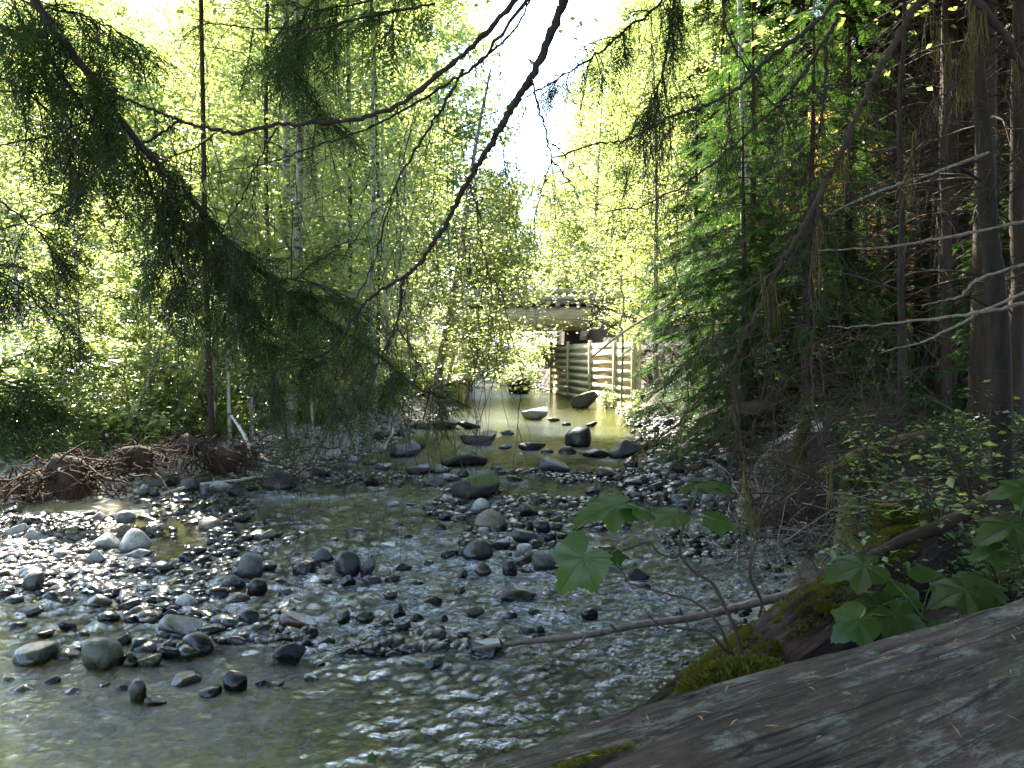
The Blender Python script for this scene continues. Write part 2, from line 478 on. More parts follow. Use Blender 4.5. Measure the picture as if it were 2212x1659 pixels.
def log_mat(name, dark, mid, light, lichen, green=0.5, lt=.60):
    """weathered wood: long grain along the object's X axis, pale crusts of lichen"""
    m, n, out = mat(name)
    g1 = noise(n, 26, 7, coords(n, 'Object', (.16, 1, 1)), .75, .3)
    g2 = noise(n, 60, 4, coords(n, 'Object', (.05, 1, 1)), .7)
    base = ramp(n, g1.outputs[0], [(.28, dark), (.5, mid), (.75, light)])
    fine = ramp(n, g2.outputs[0], [(.35, (.45, .45, .45)), (.6, (1.1, 1.1, 1.1))])
    col = mixc(n, 1.0, base.outputs[0], fine.outputs[0], 'MULTIPLY')
    l1 = noise(n, 24, 8, coords(n, 'Object', (.28, 1, 1)), .80, .15)
    lr = ramp(n, l1.outputs[0], [(lt - .07, (0, 0, 0)), (lt + .03, (1, 1, 1))])
    fl = mixc(n, 1.0, lr.outputs[0], fine.outputs[0], 'MULTIPLY')
    col = mixc(n, fl, col, lichen)
    l2 = noise(n, 3.3, 6, coords(n), .75)
    gr = ramp(n, l2.outputs[0], [(.52, (0, 0, 0)), (.66, (green, green, green))])
    col = mixc(n, gr.outputs[0], col, (.055, .05, .018))
    cn = noise(n, 13, 3, coords(n, 'Object', (.07, 1, 1)), .5, .2)
    cr = ramp(n, cn.outputs[0], [(.485, (1, 1, 1)), (.5, (.12, .12, .12)), (.515, (1, 1, 1))])
    col = mixc(n, 1.0, col, cr.outputs[0], 'MULTIPLY')
    p = N(n, 'ShaderNodeBsdfPrincipled', Roughness=.85); p.inputs['Specular IOR Level'].default_value = .25
    n.links.new(col, p.inputs['Base Color'])
    ad = N(n, 'ShaderNodeMath', operation='ADD'); n.links.new(g1.outputs[0], ad.inputs[0]); n.links.new(g2.outputs[0], ad.inputs[1])
    n.links.new(bump(n, ad.outputs[0], 1.0, .022), p.inputs['Normal'])
    n.links.new(p.outputs[0], out.inputs[0])
    return m
M['big_log'] = log_mat('weathered_log', (.026, .016, .011), (.078, .052, .038), (.135, .100, .076), (.20, .19, .16), .6, .58)
M['grey_log'] = log_mat('grey_log', (.10, .08, .06), (.25, .22, .18), (.42, .38, .32), (.45, .45, .38), .7, .62)
M['red_log'] = log_mat('rotten_log', (.015, .008, .006), (.05, .027, .018), (.10, .06, .04), (.16, .14, .11), 1, .64)

# ---------------------------------------------------------------- terrain
yl = [0, 5, 9, 10.2, 10.6, 10.9, 12.3, 13.8, 16, 20.2, 23.7, 28, 34, 40, 46, 60, 80, 120]
xl = [-8, -8, -8.4, -7.4, -6.4, -5.3, -4.1, -3.5, -2.8, -2.5, -2.0, -2.05, -2.3, -2.6, -3.8, -8, -15, -30]
yr = [0, 2, 3.2, 4, 5.8, 7.8, 9.3, 10.5, 12, 14, 18, 20, 24, 28, 33, 39, 46, 60, 80, 120]
xr = [-1.8, -.9, .2, .8, 1.9, 2.9, 3.0, 2.5, 2.4, 2.6, 3.1, 3.3, 3.7, 3.9, 3.1, 2.0, 1.0, -3, -9, -24]
yb = [0, 9.3, 10.5, 11.5, 13, 18, 22, 26, 40, 130]
xb = [0, .08, .3, 1.0, 1.8, 2.1, 1.4, .4, .2, .3]
def xL(y): return np.interp(y, yl, xl)
def xR(y): return np.interp(y, yr, xr)
def terrain(x, y):
    x = np.asarray(x, float); y = np.asarray(y, float)
    nz = fbm(x * .9, y * .9, 3) * .10 + fbm(x * 4, y * 4, 9, 3) * .035
    dl, dr = xL(y) - x, x - xR(y)
    up = np.maximum(0, y - 44) * .022                       # the bed climbs beyond the bridge
    shallow = sstep(4.6, 6.5, y) * (1 - sstep(12, 15, y))
    depth = .24 - .15 * shallow
    bar = np.exp(-(((x + .60 * y) / (.75 + .04 * y)) ** 2)) * sstep(6.2, 7.2, y) * (1 - sstep(9.4, 10.1, y))
    bed = -depth * sstep(0, .9, np.minimum(-dl, -dr)) + bar * .11
    left = .10 * np.clip(dl, 0, 3) + .28 * sstep(.5, 1.5, dl) + .10 * sstep(2.2, 4, dl) + .02 * np.maximum(0, dl - 3) + .10 * np.maximum(0, dl - 16)
    b = np.interp(y, yb, xb)
    d2 = dr - b
    right = .10 * np.clip(dr, 0, None) * (dr < b) + .10 * b * (dr >= b) + (.45 + .3 * sstep(6, 8, y)) * sstep(0, .8, d2) + .03 * np.maximum(0, d2) + .05 * np.maximum(0, d2 - 14)
    z = np.where(dl > 0, left, np.where(dr > 0, right, bed))
    z = z + nz * np.where((dl < 0) & (dr < 0), .45, 1.0)
    # road fill behind the two crib walls
    wl = -2.35 - x
    fl = sstep(0, .5, wl) * sstep(31.3, 31.9, y) * (1 - sstep(44, 52, y))
    xw = 2.0 + (39 - np.clip(y, 28, 39)) / 11 * 2.2
    wr = x - xw - .35
    fr_ = sstep(0, .5, wr) * sstep(28.5, 31, y) * (1 - sstep(44, 52, y))
    hl = 2.25 + 1.75 * sstep(33, 36, y)
    z = np.where(fl > 0, z * (1 - fl) + hl * fl, z)
    z = np.where(fr_ > 0, z * (1 - fr_) + hl * fr_, z)
    return z + up
def tz(x, y): return float(terrain(np.array([x]), np.array([y]))[0])

def grid_obj(name, xs, ys, zf, m, attrs=(), smooth=True):
    X, Y = (xs, ys) if xs.ndim == 2 else np.meshgrid(xs, ys)
    Z = zf(X, Y)
    r, c = X.shape
    v = np.stack([X, Y, Z], -1).reshape(-1, 3)
    i = np.arange(r - 1)[:, None] * c; j = np.arange(c - 1)[None, :]
    f = np.stack([i + j, i + j + 1, i + c + j + 1, i + c + j], -1).reshape(-1, 4)
    b = MB(); b.add(v, f)
    o = b.build(name, m, None, smooth)
    for an, af in attrs:
        at = o.data.attributes.new(an, 'FLOAT', 'POINT')
        at.data.foreach_set('value', np.asarray(af(X, Y), np.float32).ravel())
    return o

xs = np.concatenate([-np.geomspace(400, 14, 50), np.linspace(-13.8, 9.8, 300), np.geomspace(10, 400, 50)])
ys = np.concatenate([np.linspace(-30, -2, 12), np.linspace(-1.5, 46, 420), np.geomspace(46.5, 600, 60)])
def gravel_w(X, Y):
    dl, dr = xL(Y) - X, X - xR(Y)
    g = np.where((dl < 0) & (dr < 0), 1.0, 0.0)
    n_ = fbm(X * 1.3, Y * 1.3, 5) * 2.0
    g = np.maximum(g, 1 - sstep(1.6, 2.8, dl + n_))* (dr < 0) + (dr >= 0) * (1 - sstep(-.35, .05, dr - np.interp(Y, yb, xb) + n_ * .2))
    return g
ground = grid_obj('ground', xs, ys, terrain, M['ground'], [('gravel', gravel_w)])
tag(ground, kind='structure')

# ---------------------------------------------------------------- rocks
def ico(sub):
    import bmesh
    bm = bmesh.new(); bmesh.ops.create_icosphere(bm, subdivisions=sub, radius=1.0)
    v = np.array([x.co[:] for x in bm.verts]); f = np.array([[q.index for q in p.verts] for p in bm.faces])
    bm.free()
    return v, f
ICO3, ICO2, ICO1 = ico(4), ico(2), ico(1)

def rock_shape(kind, seed, base=None):
    v, f = base or ICO3
    r = np.random.default_rng(seed)
    v = v.copy()
    if kind == 'round':
        for k in range(3):
            d = r.normal(size=3); d /= np.linalg.norm(d)
            s = v @ d
            v = v + d * (np.maximum(0, s - .55) * -.45)[:, None]
        ph = r.uniform(0, 6, 6)
        v = v * (1 + .06 * np.sin(2.1 * v[:, :1] + ph[0]) + .05 * np.sin(2.7 * v[:, 1:2] + ph[1]) + .04 * np.sin(4.3 * v[:, 2:] + ph[2]))
    else:
        v = np.sign(v) * np.abs(v) ** .8
        for k in range(11):
            d = r.normal(size=3); d /= np.linalg.norm(d)
            lim = r.uniform(.48, .78)
            s = v @ d
            v = v - d * (np.maximum(0, s - lim) * .93)[:, None]
        a, b2, c = v[:, 0], v[:, 1], v[:, 2]
        v = v * (1 + .05 * fbm(a * 3 + c * 2, b2 * 3 - c, seed, 3))[:, None]
    v = v * (1 + .05 * fbm(v[:, 0] * 5 + v[:, 2] * 3, v[:, 1] * 5 - v[:, 2] * 2, seed + 50, 3))[:, None]
    v /= np.abs(v).max(0)
    return v, f
ROCKV = {('round', i): rock_shape('round', 100 + i) for i in range(6)}
ROCKV.update({('block', i): rock_shape('block', 200 + i) for i in range(6)})
ROCKM = {}
def rock_mesh(kind, var, tone):
    k = (kind, var, tone)
    if k not in ROCKM:
        b = MB(); b.add(*ROCKV[(kind, var)])
        ROCKM[k] = b.mesh('rock', M['rock_' + tone], kind == 'round')
    return ROCKM[k]
ROCKS = []     # x, y, rx for water foam
TONE_WORDS = dict(dark='dark wet', grey='grey', light='pale', tan='tan', green='olive', rust='rusty red', moss='moss-capped', mossgold='golden-moss')
def rock(px, py, wpx, hpx, tone='dark', kind='round', label=None, z0=None, name=None):
    if kind == 'round' and wpx > 24 and random.random() < .4 and not label: kind = 'block'
    g = G(px, py)
    zg = 0.0
    dl, dr = float(xL(g.y)) - g.x, g.x - float(xR(g.y))
    if dl > 0 or dr > 0:
        for _ in range(4):
            zg = tz(g.x, g.y); g = G(px, py, zg)
    D = g.y
    wpx *= 1.2 if label else 1.05; hpx *= 1.35 if label else 1.15
    wm = wpx / F * D
    dm = wm * random.uniform(.65, .9)
    th = (py - 760) / F
    hm = max(.3 * wm, hpx / F * D - dm * th * .75)
    rz = hm * .62 + .015
    o = link(name or ('boulder' if wm > .42 else 'river_rock'), rock_mesh(kind, random.randrange(6), tone))
    o.location = (g.x, g.y + dm * .5, zg + hm - rz)
    o.scale = (wm / 2, dm / 2, rz)
    o.rotation_euler = (random.uniform(-.1, .1), random.uniform(-.12, .12), random.choice([0, math.pi]) + random.uniform(-.3, .3))
    size = 'large' if wm > .42 else ('fist-sized' if wm < .14 else ('small' if wm < .22 else 'mid-sized'))
    o['category'] = 'rock'
    o['group'] = 'rocks in and along the stream'
    if label: o['label'] = label
    else: THINGS.append((o, f"{size} {TONE_WORDS[tone]} {'rounded' if kind == 'round' else 'angular'} rock", None))
    ROCKS.append((g.x, g.y + dm * .4, wm / 2, hm, zg))
    return o

LM = []   # landmarks: phrase, picture position
def lm(phrase, px, py): LM.append((phrase, px, py))
R_, B_ = 'round', 'block'
KEY = [
 (1154,907,52,24,'light',B_,'white sunlit boulder alone in the calm pool before the bridge','white sunlit pool boulder'),
 (1264,882,48,32,'mossgold',B_,'golden moss-covered boulder at the foot of the right crib wall','golden mossy boulder'),
 (1125,850,46,28,'moss',R_,'dark mossy boulder under the log bridge beside the upstream riffle','mossy boulder under the bridge'),
 (1035,962,72,28,'dark',B_,'wide flat-topped dark boulder left of centre just below the pool','flat-topped dark boulder'),
 (1254,967,56,38,'dark',R_,'tall rounded dark boulder at the right side below the pool','tall rounded dark boulder'),
 (1145,974,58,20,'dark',B_,'low angular dark boulder midway between two taller pool boulders',None),
 (1000,1010,88,40,'moss',B_,'long dark boulder with a green moss cap midstream','green moss-capped boulder'),
 (1023,1084,92,58,'moss',B_,'largest midstream boulder, pyramid shaped with brownish moss on top','largest pyramid boulder'),
 (1201,1022,62,28,'grey',B_,'grey sloping boulder in bright riffle right of the moss-capped boulder','grey sloping boulder'),
 (1354,990,66,34,'grey',B_,'bluish grey block on the edge of the right gravel bar','bluish grey block'),
 (1061,1148,62,40,'tan',R_,'large smooth tan round boulder with two cobbles at its foot','smooth tan round boulder'),
 (1030,1214,60,42,'dark',R_,'dark rounded boulder at the top of the midstream rock pile','dark boulder of the midstream pile'),
 (1184,1236,60,44,'grey',R_,'pale grey rounded boulder beside the hanging big leaf','grey boulder by the hanging leaf'),
 (1122,1304,78,36,'dark',B_,'dark angular block with flat top left of the hanging big leaf','dark flat block by the leaf'),
 (1050,1414,72,28,'dark',B_,'dark wet rock under the tip of the long peeled branch','rock under the branch tip'),
 (530,1250,52,46,'grey',R_,'grey-topped round rock standing on a cluster of three dark ones','grey-topped stacked rock'),
 (382,1377,92,46,'green',B_,'wide olive rock overhanging dark hollow at the left of the riffle','olive overhanging rock'),
 (640,1364,76,40,'rust',B_,'brown block-shaped rock in the lower riffle','brown block-shaped rock'),
 (620,1434,66,48,'dark',B_,'dark tilted rectangular rock with sharp edges in the lower rapids','dark tilted rectangular rock'),
 (200,1450,80,68,'green',R_,'big olive boulder with water sheeting over it at lower left','big olive boulder'),
 (52,1440,88,48,'green',R_,'broad low olive boulder at the left picture edge above smooth water','broad low olive boulder'),
 (415,1412,68,40,'dark',R_,'smooth shiny dark oval rock beside the overhanging olive rock','shiny dark oval rock'),
 (277,1198,58,46,'light',R_,'large pale rounded rock at the right end of the sunlit stones','large pale sunlit rock'),
 (217,1192,54,36,'light',B_,'pale angular rock with dark underside among the sunlit stones','pale angular sunlit rock'),
 (748,1244,50,46,'dark',R_,'smooth slate-coloured egg-shaped rock leaning left in the riffle','slate egg-shaped rock'),
 (500,1494,48,42,'dark',R_,'round dark rock standing at the end of the lower left rapids','round rock of the lower rapids'),
 (64,1278,42,38,'grey',R_,'grey speckled round rock standing near the left edge','grey speckled rock at the left edge'),
 (324,1063,58,40,'green',B_,'large olive-grey angular rock at the edge of the left gravel bank','olive-grey bank rock'),
 (595,1060,66,38,'dark',R_,'dark rock under the hanging needle spray at left bank corner','dark rock at the bank corner'),
 (868,990,62,30,'grey',B_,'grey angular rock at the tip of the left gravel spit','grey rock on the spit'),
 (938,1446,38,28,'green',B_,'lone small olive-sided rock in smooth water left of the branch tip','lone olive-sided rock'),
 (444,1148,42,28,'tan',R_,'smooth tan rock alone at the head of the shallows','lone tan rock'),
]
for px, py, w_, h_, tn, kd, lb, ph in KEY:
    rock(px, py, w_, h_, tn, kd, lb)
    if ph: lm(ph, px, py - h_ / 2)
L_ = """1094,940,34,12,dark,b;1091,970,30,10,dark,b;1228,982,40,17,dark,r;1183,980,28,10,rust,r;1293,990,62,17,dark,r;1196,911,28,10,grey,b;1225,920,20,8,grey,r;1279,923,26,12,dark,b
910,928,36,16,dark,r;955,928,60,24,dark,b;1012,927,52,15,dark,b;890,976,50,26,moss,b;900,1028,54,28,grey,r;948,1024,46,20,grey,r;972,1040,42,18,light,b;1000,1030,24,16,grey,r;938,1053,50,24,grey,r
1108,1040,42,16,dark,b;1148,1022,34,10,dark,b;825,1018,36,20,grey,r;795,1006,32,14,green,r;797,1052,40,28,dark,r;818,1062,32,12,light,b;968,1085,26,18,light,r;1037,1108,44,30,light,r;1145,1118,42,32,dark,r
1221,1103,34,14,dark,r;1314,1035,46,26,dark,b;1334,1042,30,18,dark,r;1283,1068,34,18,dark,b;920,1095,32,14,light,b;842,1095,34,10,light,b;883,1095,28,10,grey,b;1450,1028,62,30,grey,b
1045,1152,26,16,light,r;1072,1152,30,18,grey,r;963,1122,30,18,dark,r;951,1144,28,14,dark,r;1133,1176,56,36,grey,b;1081,1186,44,26,grey,b;1172,1152,34,28,dark,r;1143,1145,20,18,dark,r
999,1200,34,22,grey,r;1042,1242,38,28,rust,r;999,1247,28,20,dark,r;1102,1244,34,32,dark,r;1133,1196,34,24,light,r;1132,1226,36,26,dark,r;1140,1240,30,16,dark,r;1222,1196,42,24,tan,r
790,1246,34,46,grey,r;802,1260,42,16,grey,r;749,1262,34,20,dark,r;832,1190,46,22,light,b;968,1205,34,20,dark,r;992,1284,24,18,rust,r;840,1292,32,18,green,r;886,1304,34,14,dark,r;931,1308,44,24,dark,r
787,1340,48,24,green,r;861,1332,28,26,dark,b;741,1345,34,34,green,b;1156,1330,36,20,dark,r;1102,1335,32,16,dark,r;1023,1332,44,18,dark,b;1140,1372,40,22,green,r;1166,1372,26,20,dark,r;948,1372,34,26,dark,b
1035,1390,42,26,dark,b;1379,1262,54,36,dark,r;1382,1275,54,20,grey,r;1214,1330,28,14,tan,r;1276,1335,38,22,dark,r;501,1275,44,38,dark,r;550,1282,44,32,dark,r;462,1292,50,26,dark,r;506,1302,54,12,rust,r
396,1312,50,30,light,r;401,1214,38,22,dark,r;520,1130,34,24,dark,b;424,1120,30,14,tan,r;565,1172,46,28,grey,b;592,1158,34,14,grey,b;329,1155,44,24,tan,b;206,1128,30,24,light,r;267,1130,40,26,light,r;233,1122,26,16,light,b
295,1205,58,22,light,b;200,1222,42,36,light,r;60,1178,50,36,light,b;24,1166,44,36,light,b;123,1214,42,26,light,r;60,1214,32,14,tan,r;145,1186,28,16,light,r;91,1150,26,20,light,b;147,1155,42,18,tan,b;235,1160,68,22,tan,b
178,1252,42,24,dark,r;248,1255,44,20,dark,b;80,1236,50,16,dark,r;225,1230,42,18,grey,b;104,1304,32,26,dark,r;128,1286,24,16,dark,r;275,1298,50,22,rust,b;272,1320,46,28,grey,r;292,1334,62,24,dark,r;223,1344,50,24,dark,r
140,1362,38,24,dark,b;200,1310,60,26,green,r;441,1374,60,18,dark,b;358,1422,50,30,dark,r;366,1334,46,16,dark,b;534,1350,46,34,dark,r;565,1382,50,24,dark,b;602,1390,52,26,dark,b;520,1377,44,20,dark,b
660,1407,32,34,dark,r;667,1472,40,24,rust,b;448,1506,56,20,dark,r;395,1486,74,38,dark,b;290,1514,40,46,green,r;330,1522,50,20,dark,b;315,1442,50,34,green,b;272,1442,44,32,dark,r;132,1426,58,28,green,r;255,1400,38,30,dark,b
160,1412,36,18,dark,r;655,1246,56,38,dark,r;695,1214,46,30,grey,r;680,1232,30,24,dark,r;463,1192,38,18,dark,r;495,1170,26,14,dark,r;592,1487,36,24,green,r;700,1395,40,22,dark,b;14,1190,30,22,light,r;8,1250,34,26,light,r
480,1225,30,16,dark,r;600,1262,36,12,dark,b;612,1290,30,20,dark,r;700,1262,30,16,dark,b;720,1290,34,12,green,r;640,1300,28,10,dark,r;846,1255,34,14,grey,r;900,1270,40,10,dark,r;870,1230,36,16,dark,b;925,1222,26,14,dark,r
560,1480,30,10,dark,r;690,1440,28,14,dark,b;740,1420,46,16,dark,b;800,1400,50,18,dark,b;850,1420,40,14,dark,b;905,1400,44,22,dark,b;900,1340,30,16,dark,r;955,1340,26,14,dark,r;1000,1380,28,16,dark,r;760,1380,30,16,dark,b
640,1205,26,14,grey,r;720,1170,22,10,grey,r;770,1150,28,12,grey,b;860,1140,24,12,grey,r;880,1165,30,12,dark,r;780,1195,36,14,light,b;895,1200,26,12,grey,b;1200,1130,30,16,dark,r;1240,1150,34,20,dark,r;1260,1180,32,18,dark,r
1190,1170,28,18,dark,r;1215,1165,26,16,dark,b;1300,1110,34,18,dark,b;1340,1090,34,18,dark,r;1380,1080,36,20,grey,r;1420,1062,38,22,dark,b;1390,1110,40,16,dark,r;1440,1120,36,18,dark,b;1490,1100,40,22,dark,r;1530,1090,40,24,dark,b
400,1062,52,32,grey,r;360,1050,40,28,green,r;440,1070,34,20,grey,r;300,1075,30,16,grey,b;430,1048,44,30,green,r;470,1062,48,26,light,r;500,1070,34,24,dark,r;390,1080,30,14,grey,r;460,1085,26,14,green,r;350,1020,34,24,light,b
540,1062,30,16,dark,r;650,1040,44,28,tan,r;690,1032,40,26,dark,r;630,1068,36,14,dark,b;735,1018,30,18,grey,r;760,1000,28,14,light,r;720,985,30,16,light,r;745,968,26,14,light,r;700,1000,26,14,grey,r;790,975,30,18,grey,r
40,1130,40,22,grey,b;80,1120,30,16,grey,r;130,1125,34,14,green,r;20,1110,34,18,grey,r;170,1140,34,14,tan,r;20,1310,40,24,grey,r;60,1330,46,20,dark,b;30,1360,40,22,dark,r;90,1375,36,18,dark,b;170,1380,36,18,dark,r
100,1480,40,14,dark,b;40,1500,46,16,green,r;150,1500,34,12,dark,r;220,1486,30,14,dark,b;260,1490,26,12,dark,r;10,1470,34,16,green,r"""
for row in L_.replace('\n', ';').split(';'):
    a = row.split(',')
    rock(float(a[0]), float(a[1]), float(a[2]), float(a[3]), a[4], R_ if a[5] == 'r' else B_)
rr = random.Random(3)
# the cobbles of the right gravel bar, the largest ones as things
for i in range(40):
    py = rr.uniform(905, 1085); px = rr.uniform(1375 - (py - 905) * .12, 1600 + (py - 905) * .1)
    rock(px, py, rr.uniform(20, 40) * (py / 1000), rr.uniform(12, 22), rr.choice(['dark', 'grey', 'grey', 'dark', 'rust']), rr.choice([R_, B_]))
# the sunlit spit on the left below the alder
for i in range(20):
    py = rr.uniform(885, 985); px = rr.uniform(720 + (985 - py) * .2, 900)
    rock(px, py, rr.uniform(14, 26), rr.uniform(8, 14), rr.choice(['light', 'grey', 'tan', 'light']), R_)
def pebbles(name, pts, smin, smax, mats, label, rise=.25, zmin=-9.0):
    """loose stones too many to count"""
    for k, mt in enumerate(mats):
        q = pts[k::len(mats)]
        if not len(q): continue
        b = MB()
        for var in range(4):
            pv, pf = rock_shape('round' if var % 2 else 'block', 300 + var, ICO2)
            s_ = q[var::4]
            n_ = len(s_)
            if not n_: continue
            sz = np.minimum(RNG.uniform(smin, smax, n_) * np.exp(RNG.normal(size=n_) * .3), smax * 1.25)
            an = RNG.uniform(0, 6.28, n_)
            L = np.zeros((n_, 3, 3)); fl = RNG.uniform(.45, .75, n_); el = RNG.uniform(.65, 1, n_)
            L[:, 0, 0] = np.cos(an) * sz; L[:, 0, 1] = -np.sin(an) * sz * el; L[:, 1, 0] = np.sin(an) * sz; L[:, 1, 1] = np.cos(an) * sz * el; L[:, 2, 2] = sz * fl
            t = np.column_stack([s_, np.maximum(terrain(s_[:, 0], s_[:, 1]), zmin) + sz * fl * rise])
            b.scatter((pv, pf), (L, t))
        o = b.build(name, mt, None, True)
        tag(o, label=label, kind='stuff')
def pts_clumped(n, y0, y1, lo, hi, f, thr, seed):
    q = pts_between(n * 4, y0, y1, lo, hi, 1.25)
    return q[fbm(q[:, 0] * f, q[:, 1] * f * .8, seed, 3) > thr][:n]
def pts_between(n, y0, y1, lo, hi, pw=1.0):
    y = y0 + (y1 - y0) * RNG.uniform(0, 1, n) ** pw
    a, b = lo(y), hi(y)
    return np.column_stack([a + (b - a) * RNG.uniform(0, 1, n), y])
pebbles('gravel', pts_between(3200, 4.3, 16, lambda y: np.maximum(xL(y), -.66 * y), lambda y: xR(y), 1.2), .022, .055, [M['rock_dark'], M['rock_grey'], M['rock_green'], M['rock_dark']], 'wet cobbles and gravel of the shallow riffle')
pebbles('cobbles', pts_clumped(1700, 5.25, 13.5, lambda y: np.maximum(xL(y) + .2, -.66 * y), lambda y: xR(y) - .1, 1.1, .01, 61), .045, .085, [M['rock_dark'], M['rock_dark'], M['rock_grey'], M['rock_green']], 'dark wet cobbles packed in bands across the riffle', .1, -.012)
pebbles('cobbles', pts_clumped(260, 8.5, 22, lambda y: xR(y) - .3, lambda y: xR(y) + np.interp(y, yb, xb) + .2, 1.1, .0, 62), .07, .13, [M['rock_grey'], M['rock_dark']], 'larger grey cobbles of the right gravel bar', .4)
pebbles('gravel', pts_between(3600, 9.8, 31, lambda y: xL(y) - 2.6, lambda y: xL(y) + .15, 1.4), .025, .06, [M['rock_light'], M['rock_grey'], M['rock_tan']], 'dry pale gravel along the left bank')
pebbles('gravel', pts_between(3200, 8.5, 29, lambda y: xR(y) - .3, lambda y: xR(y) + np.interp(y, yb, xb) + .2, 1.2), .03, .07, [M['rock_dark'], M['rock_grey'], M['rock_grey']], 'grey cobbles of the right gravel bar')
pebbles('gravel', pts_between(1400, 6.3, 10, lambda y: np.full_like(y, 0) - .66 * y, lambda y: -.50 * y, 1.0), .025, .06, [M['rock_light'], M['rock_grey'], M['rock_tan']], 'sunlit shingle bar at the left edge')
pebbles('gravel', pts_between(1500, 40, 75, lambda y: xL(y) - .5, lambda y: xR(y) + .5, 1.3), .05, .14, [M['rock_grey'], M['rock_dark']], 'stones of the stream beyond the bridge')

# ---------------------------------------------------------------- water
def riffle_w(X, Y):
    r = .30 + .5 * sstep(-1.7, .2, X) * sstep(2.2, 3.4, Y)
    r = r + (1 - r) * sstep(4.4, 5.6, Y + .15 * X)
    r = r * (1 - .35 * sstep(12.5, 15, Y)) * (1 - .80 * sstep(17.5, 19.5, Y)) + .8 * sstep(42, 46, Y)
    left_pool = sstep(.3, .42, -X / Y) * sstep(8.6, 9.6, Y) * (1 - sstep(13, 15, Y))
    return np.clip(r * (1 - .75 * left_pool), .06, 1)
RK = np.array([r for r in ROCKS if r[4] < .06])
def foam_glint_w(X, Y):
    f = np.zeros_like(X)
    for x, y, rx, h, zg in RK:
        if y > 22 or rx < .05: continue
        dx, dy = X - x, Y - y
        m_ = (np.abs(dx) < 4 * rx) & (dy < 2 * rx) & (dy > -7 * rx)
        if not m_.any(): continue
        u = dx[m_] + dy[m_] * .25; v = dy[m_]
        a = np.exp(-(u / (rx * 1.1)) ** 2) * np.exp(-np.abs(v + rx * 1.6) / (rx * 1.9))
        b = np.exp(-((np.sqrt(dx[m_] ** 2 + v ** 2) - rx * 1.05) / (rx * .3)) ** 2) * .5
        f[m_] = np.maximum(f[m_], np.maximum(a * .55, b * .62))
    band = np.exp(-((Y - (5.9 + .22 * X)) / .55) ** 2) * .16 + np.exp(-((Y - (7.6 - .05 * X)) / .7) ** 2) * .12 * (X > -1.5)  # broad bands: sky glints of the riffle painted white, besides foam at stones
    band += .10 * sstep(4.6, 5.4, Y) * (1 - sstep(8.5, 10.5, Y)) * sstep(-3.2, -1.2, X) + .08 * np.exp(-(((X - .6) / 1.0) ** 2 + ((Y - 4.3) / .9) ** 2))
    band += np.exp(-(((X - 2.2) / .6) ** 2 + ((Y - 7.6) / 1.3) ** 2)) * .28
    band += np.exp(-(((X - .55) / .7) ** 2 + ((Y - 4.2) / .7) ** 2)) * .14
    up_ = sstep(43, 47, Y) * .35
    return np.clip((f + band + fbm(X * 1.2, Y * .8, 77, 3) * .25) * sstep(3.6, 4.8, Y + .6 * X) * riffle_w(X, Y) + up_, 0, 1)
def wz(X, Y):
    r = riffle_w(X, Y)
    u, v = X + .25 * Y, Y - .25 * X
    amp = 1.05 * r * np.clip(9 / Y, .3, 1.2)
    z = (fbm(u * 2.4, v * 5.2, 21, 4) * .055 + fbm(u * 8, v * 17, 31, 3) * .036) * amp
    z += fbm(X * .8, Y * .8, 41, 2) * .01
    # small standing waves below the emerging stones
    return z + np.maximum(0, Y - 44) * .022 * 1.0 + .03 * sstep(44, 46, Y)
nr, nc = 620, 520
t_ = np.linspace(0, 1, nr)
yy = 1.6 * (90 / 1.6) ** t_
sx_ = np.linspace(0, 1, nc)
X0 = np.maximum(xL(yy) - .4, -.75 * yy - 1.0); X1 = xR(yy) + .3
WX = X0[:, None] + (X1 - X0)[:, None] * sx_[None, :]
WY = np.repeat(yy[:, None], nc, 1)
water = grid_obj('water', WX, WY, wz, M['water'], [('riffle', riffle_w), ('foam', foam_glint_w)])
tag(water, kind='structure')

#PART2
# ---------------------------------------------------------------- bridge and crib walls
br = empty('log_bridge', (0, 36, 3.9))
tag(br, 'log bridge with thick girder log, deck and grey rail across the stream', 'bridge')
lm('log bridge', 1180, 670)
BR = Vector((0, 36, 3.9))
for (y_, z_, r_) in ((36.0, 3.47, .54), (38.2, 3.5, .5), (40.2, 3.5, .5)):
    b = MB()
    P_ = np.array([[x, y_ + .05 * math.sin(x), z_ + .03 * math.sin(x * .8)] for x in np.linspace(-4.6, 6.4, 40)]) - np.array(BR)
    b.tube(P_, [r_ * .92, r_, r_ * 1.02], 28, True, .012)
    b.build('girder_log', M['girder'], br, True)
b = MB(); b.box((0.9, 2.1, .33), 11.6, 4.7, .14); b.build('deck', M['rail'], br)
for i in range(24):
    b = MB(); b.box((-4.4 + i * .46, -.32, .17), .12 + .04 * (i % 3), .30, .18, 0, .004); b.build('deck_block', M['rail'], br)
b = MB(); b.box((.9, -.22, .47), 11.4, .26, .13); b.build('curb_rail', M['rail'], br)
for x in (-4.2, -1.6, 1.35, 3.9, 6.2):
    b = MB(); b.box((x, -.22, .58), .24, .26, .10); b.build('rail_block', M['rail'], br)
b = MB(); b.box((.9, -.22, .76), 11.4, .24, .26, 0, .01); b.build('guard_rail', M['rail'], br)
b = MB(); b.box((.9, 4.2, .76), 11.4, .24, .26, 0, .01); b.build('guard_rail', M['rail'], br)
for x in (-3.4, 3.6):
    b = MB(); b.box((x, 2.1, -1.16), 1.0, 5.0, .42); b.build('sill_beam', M['girder'], br)

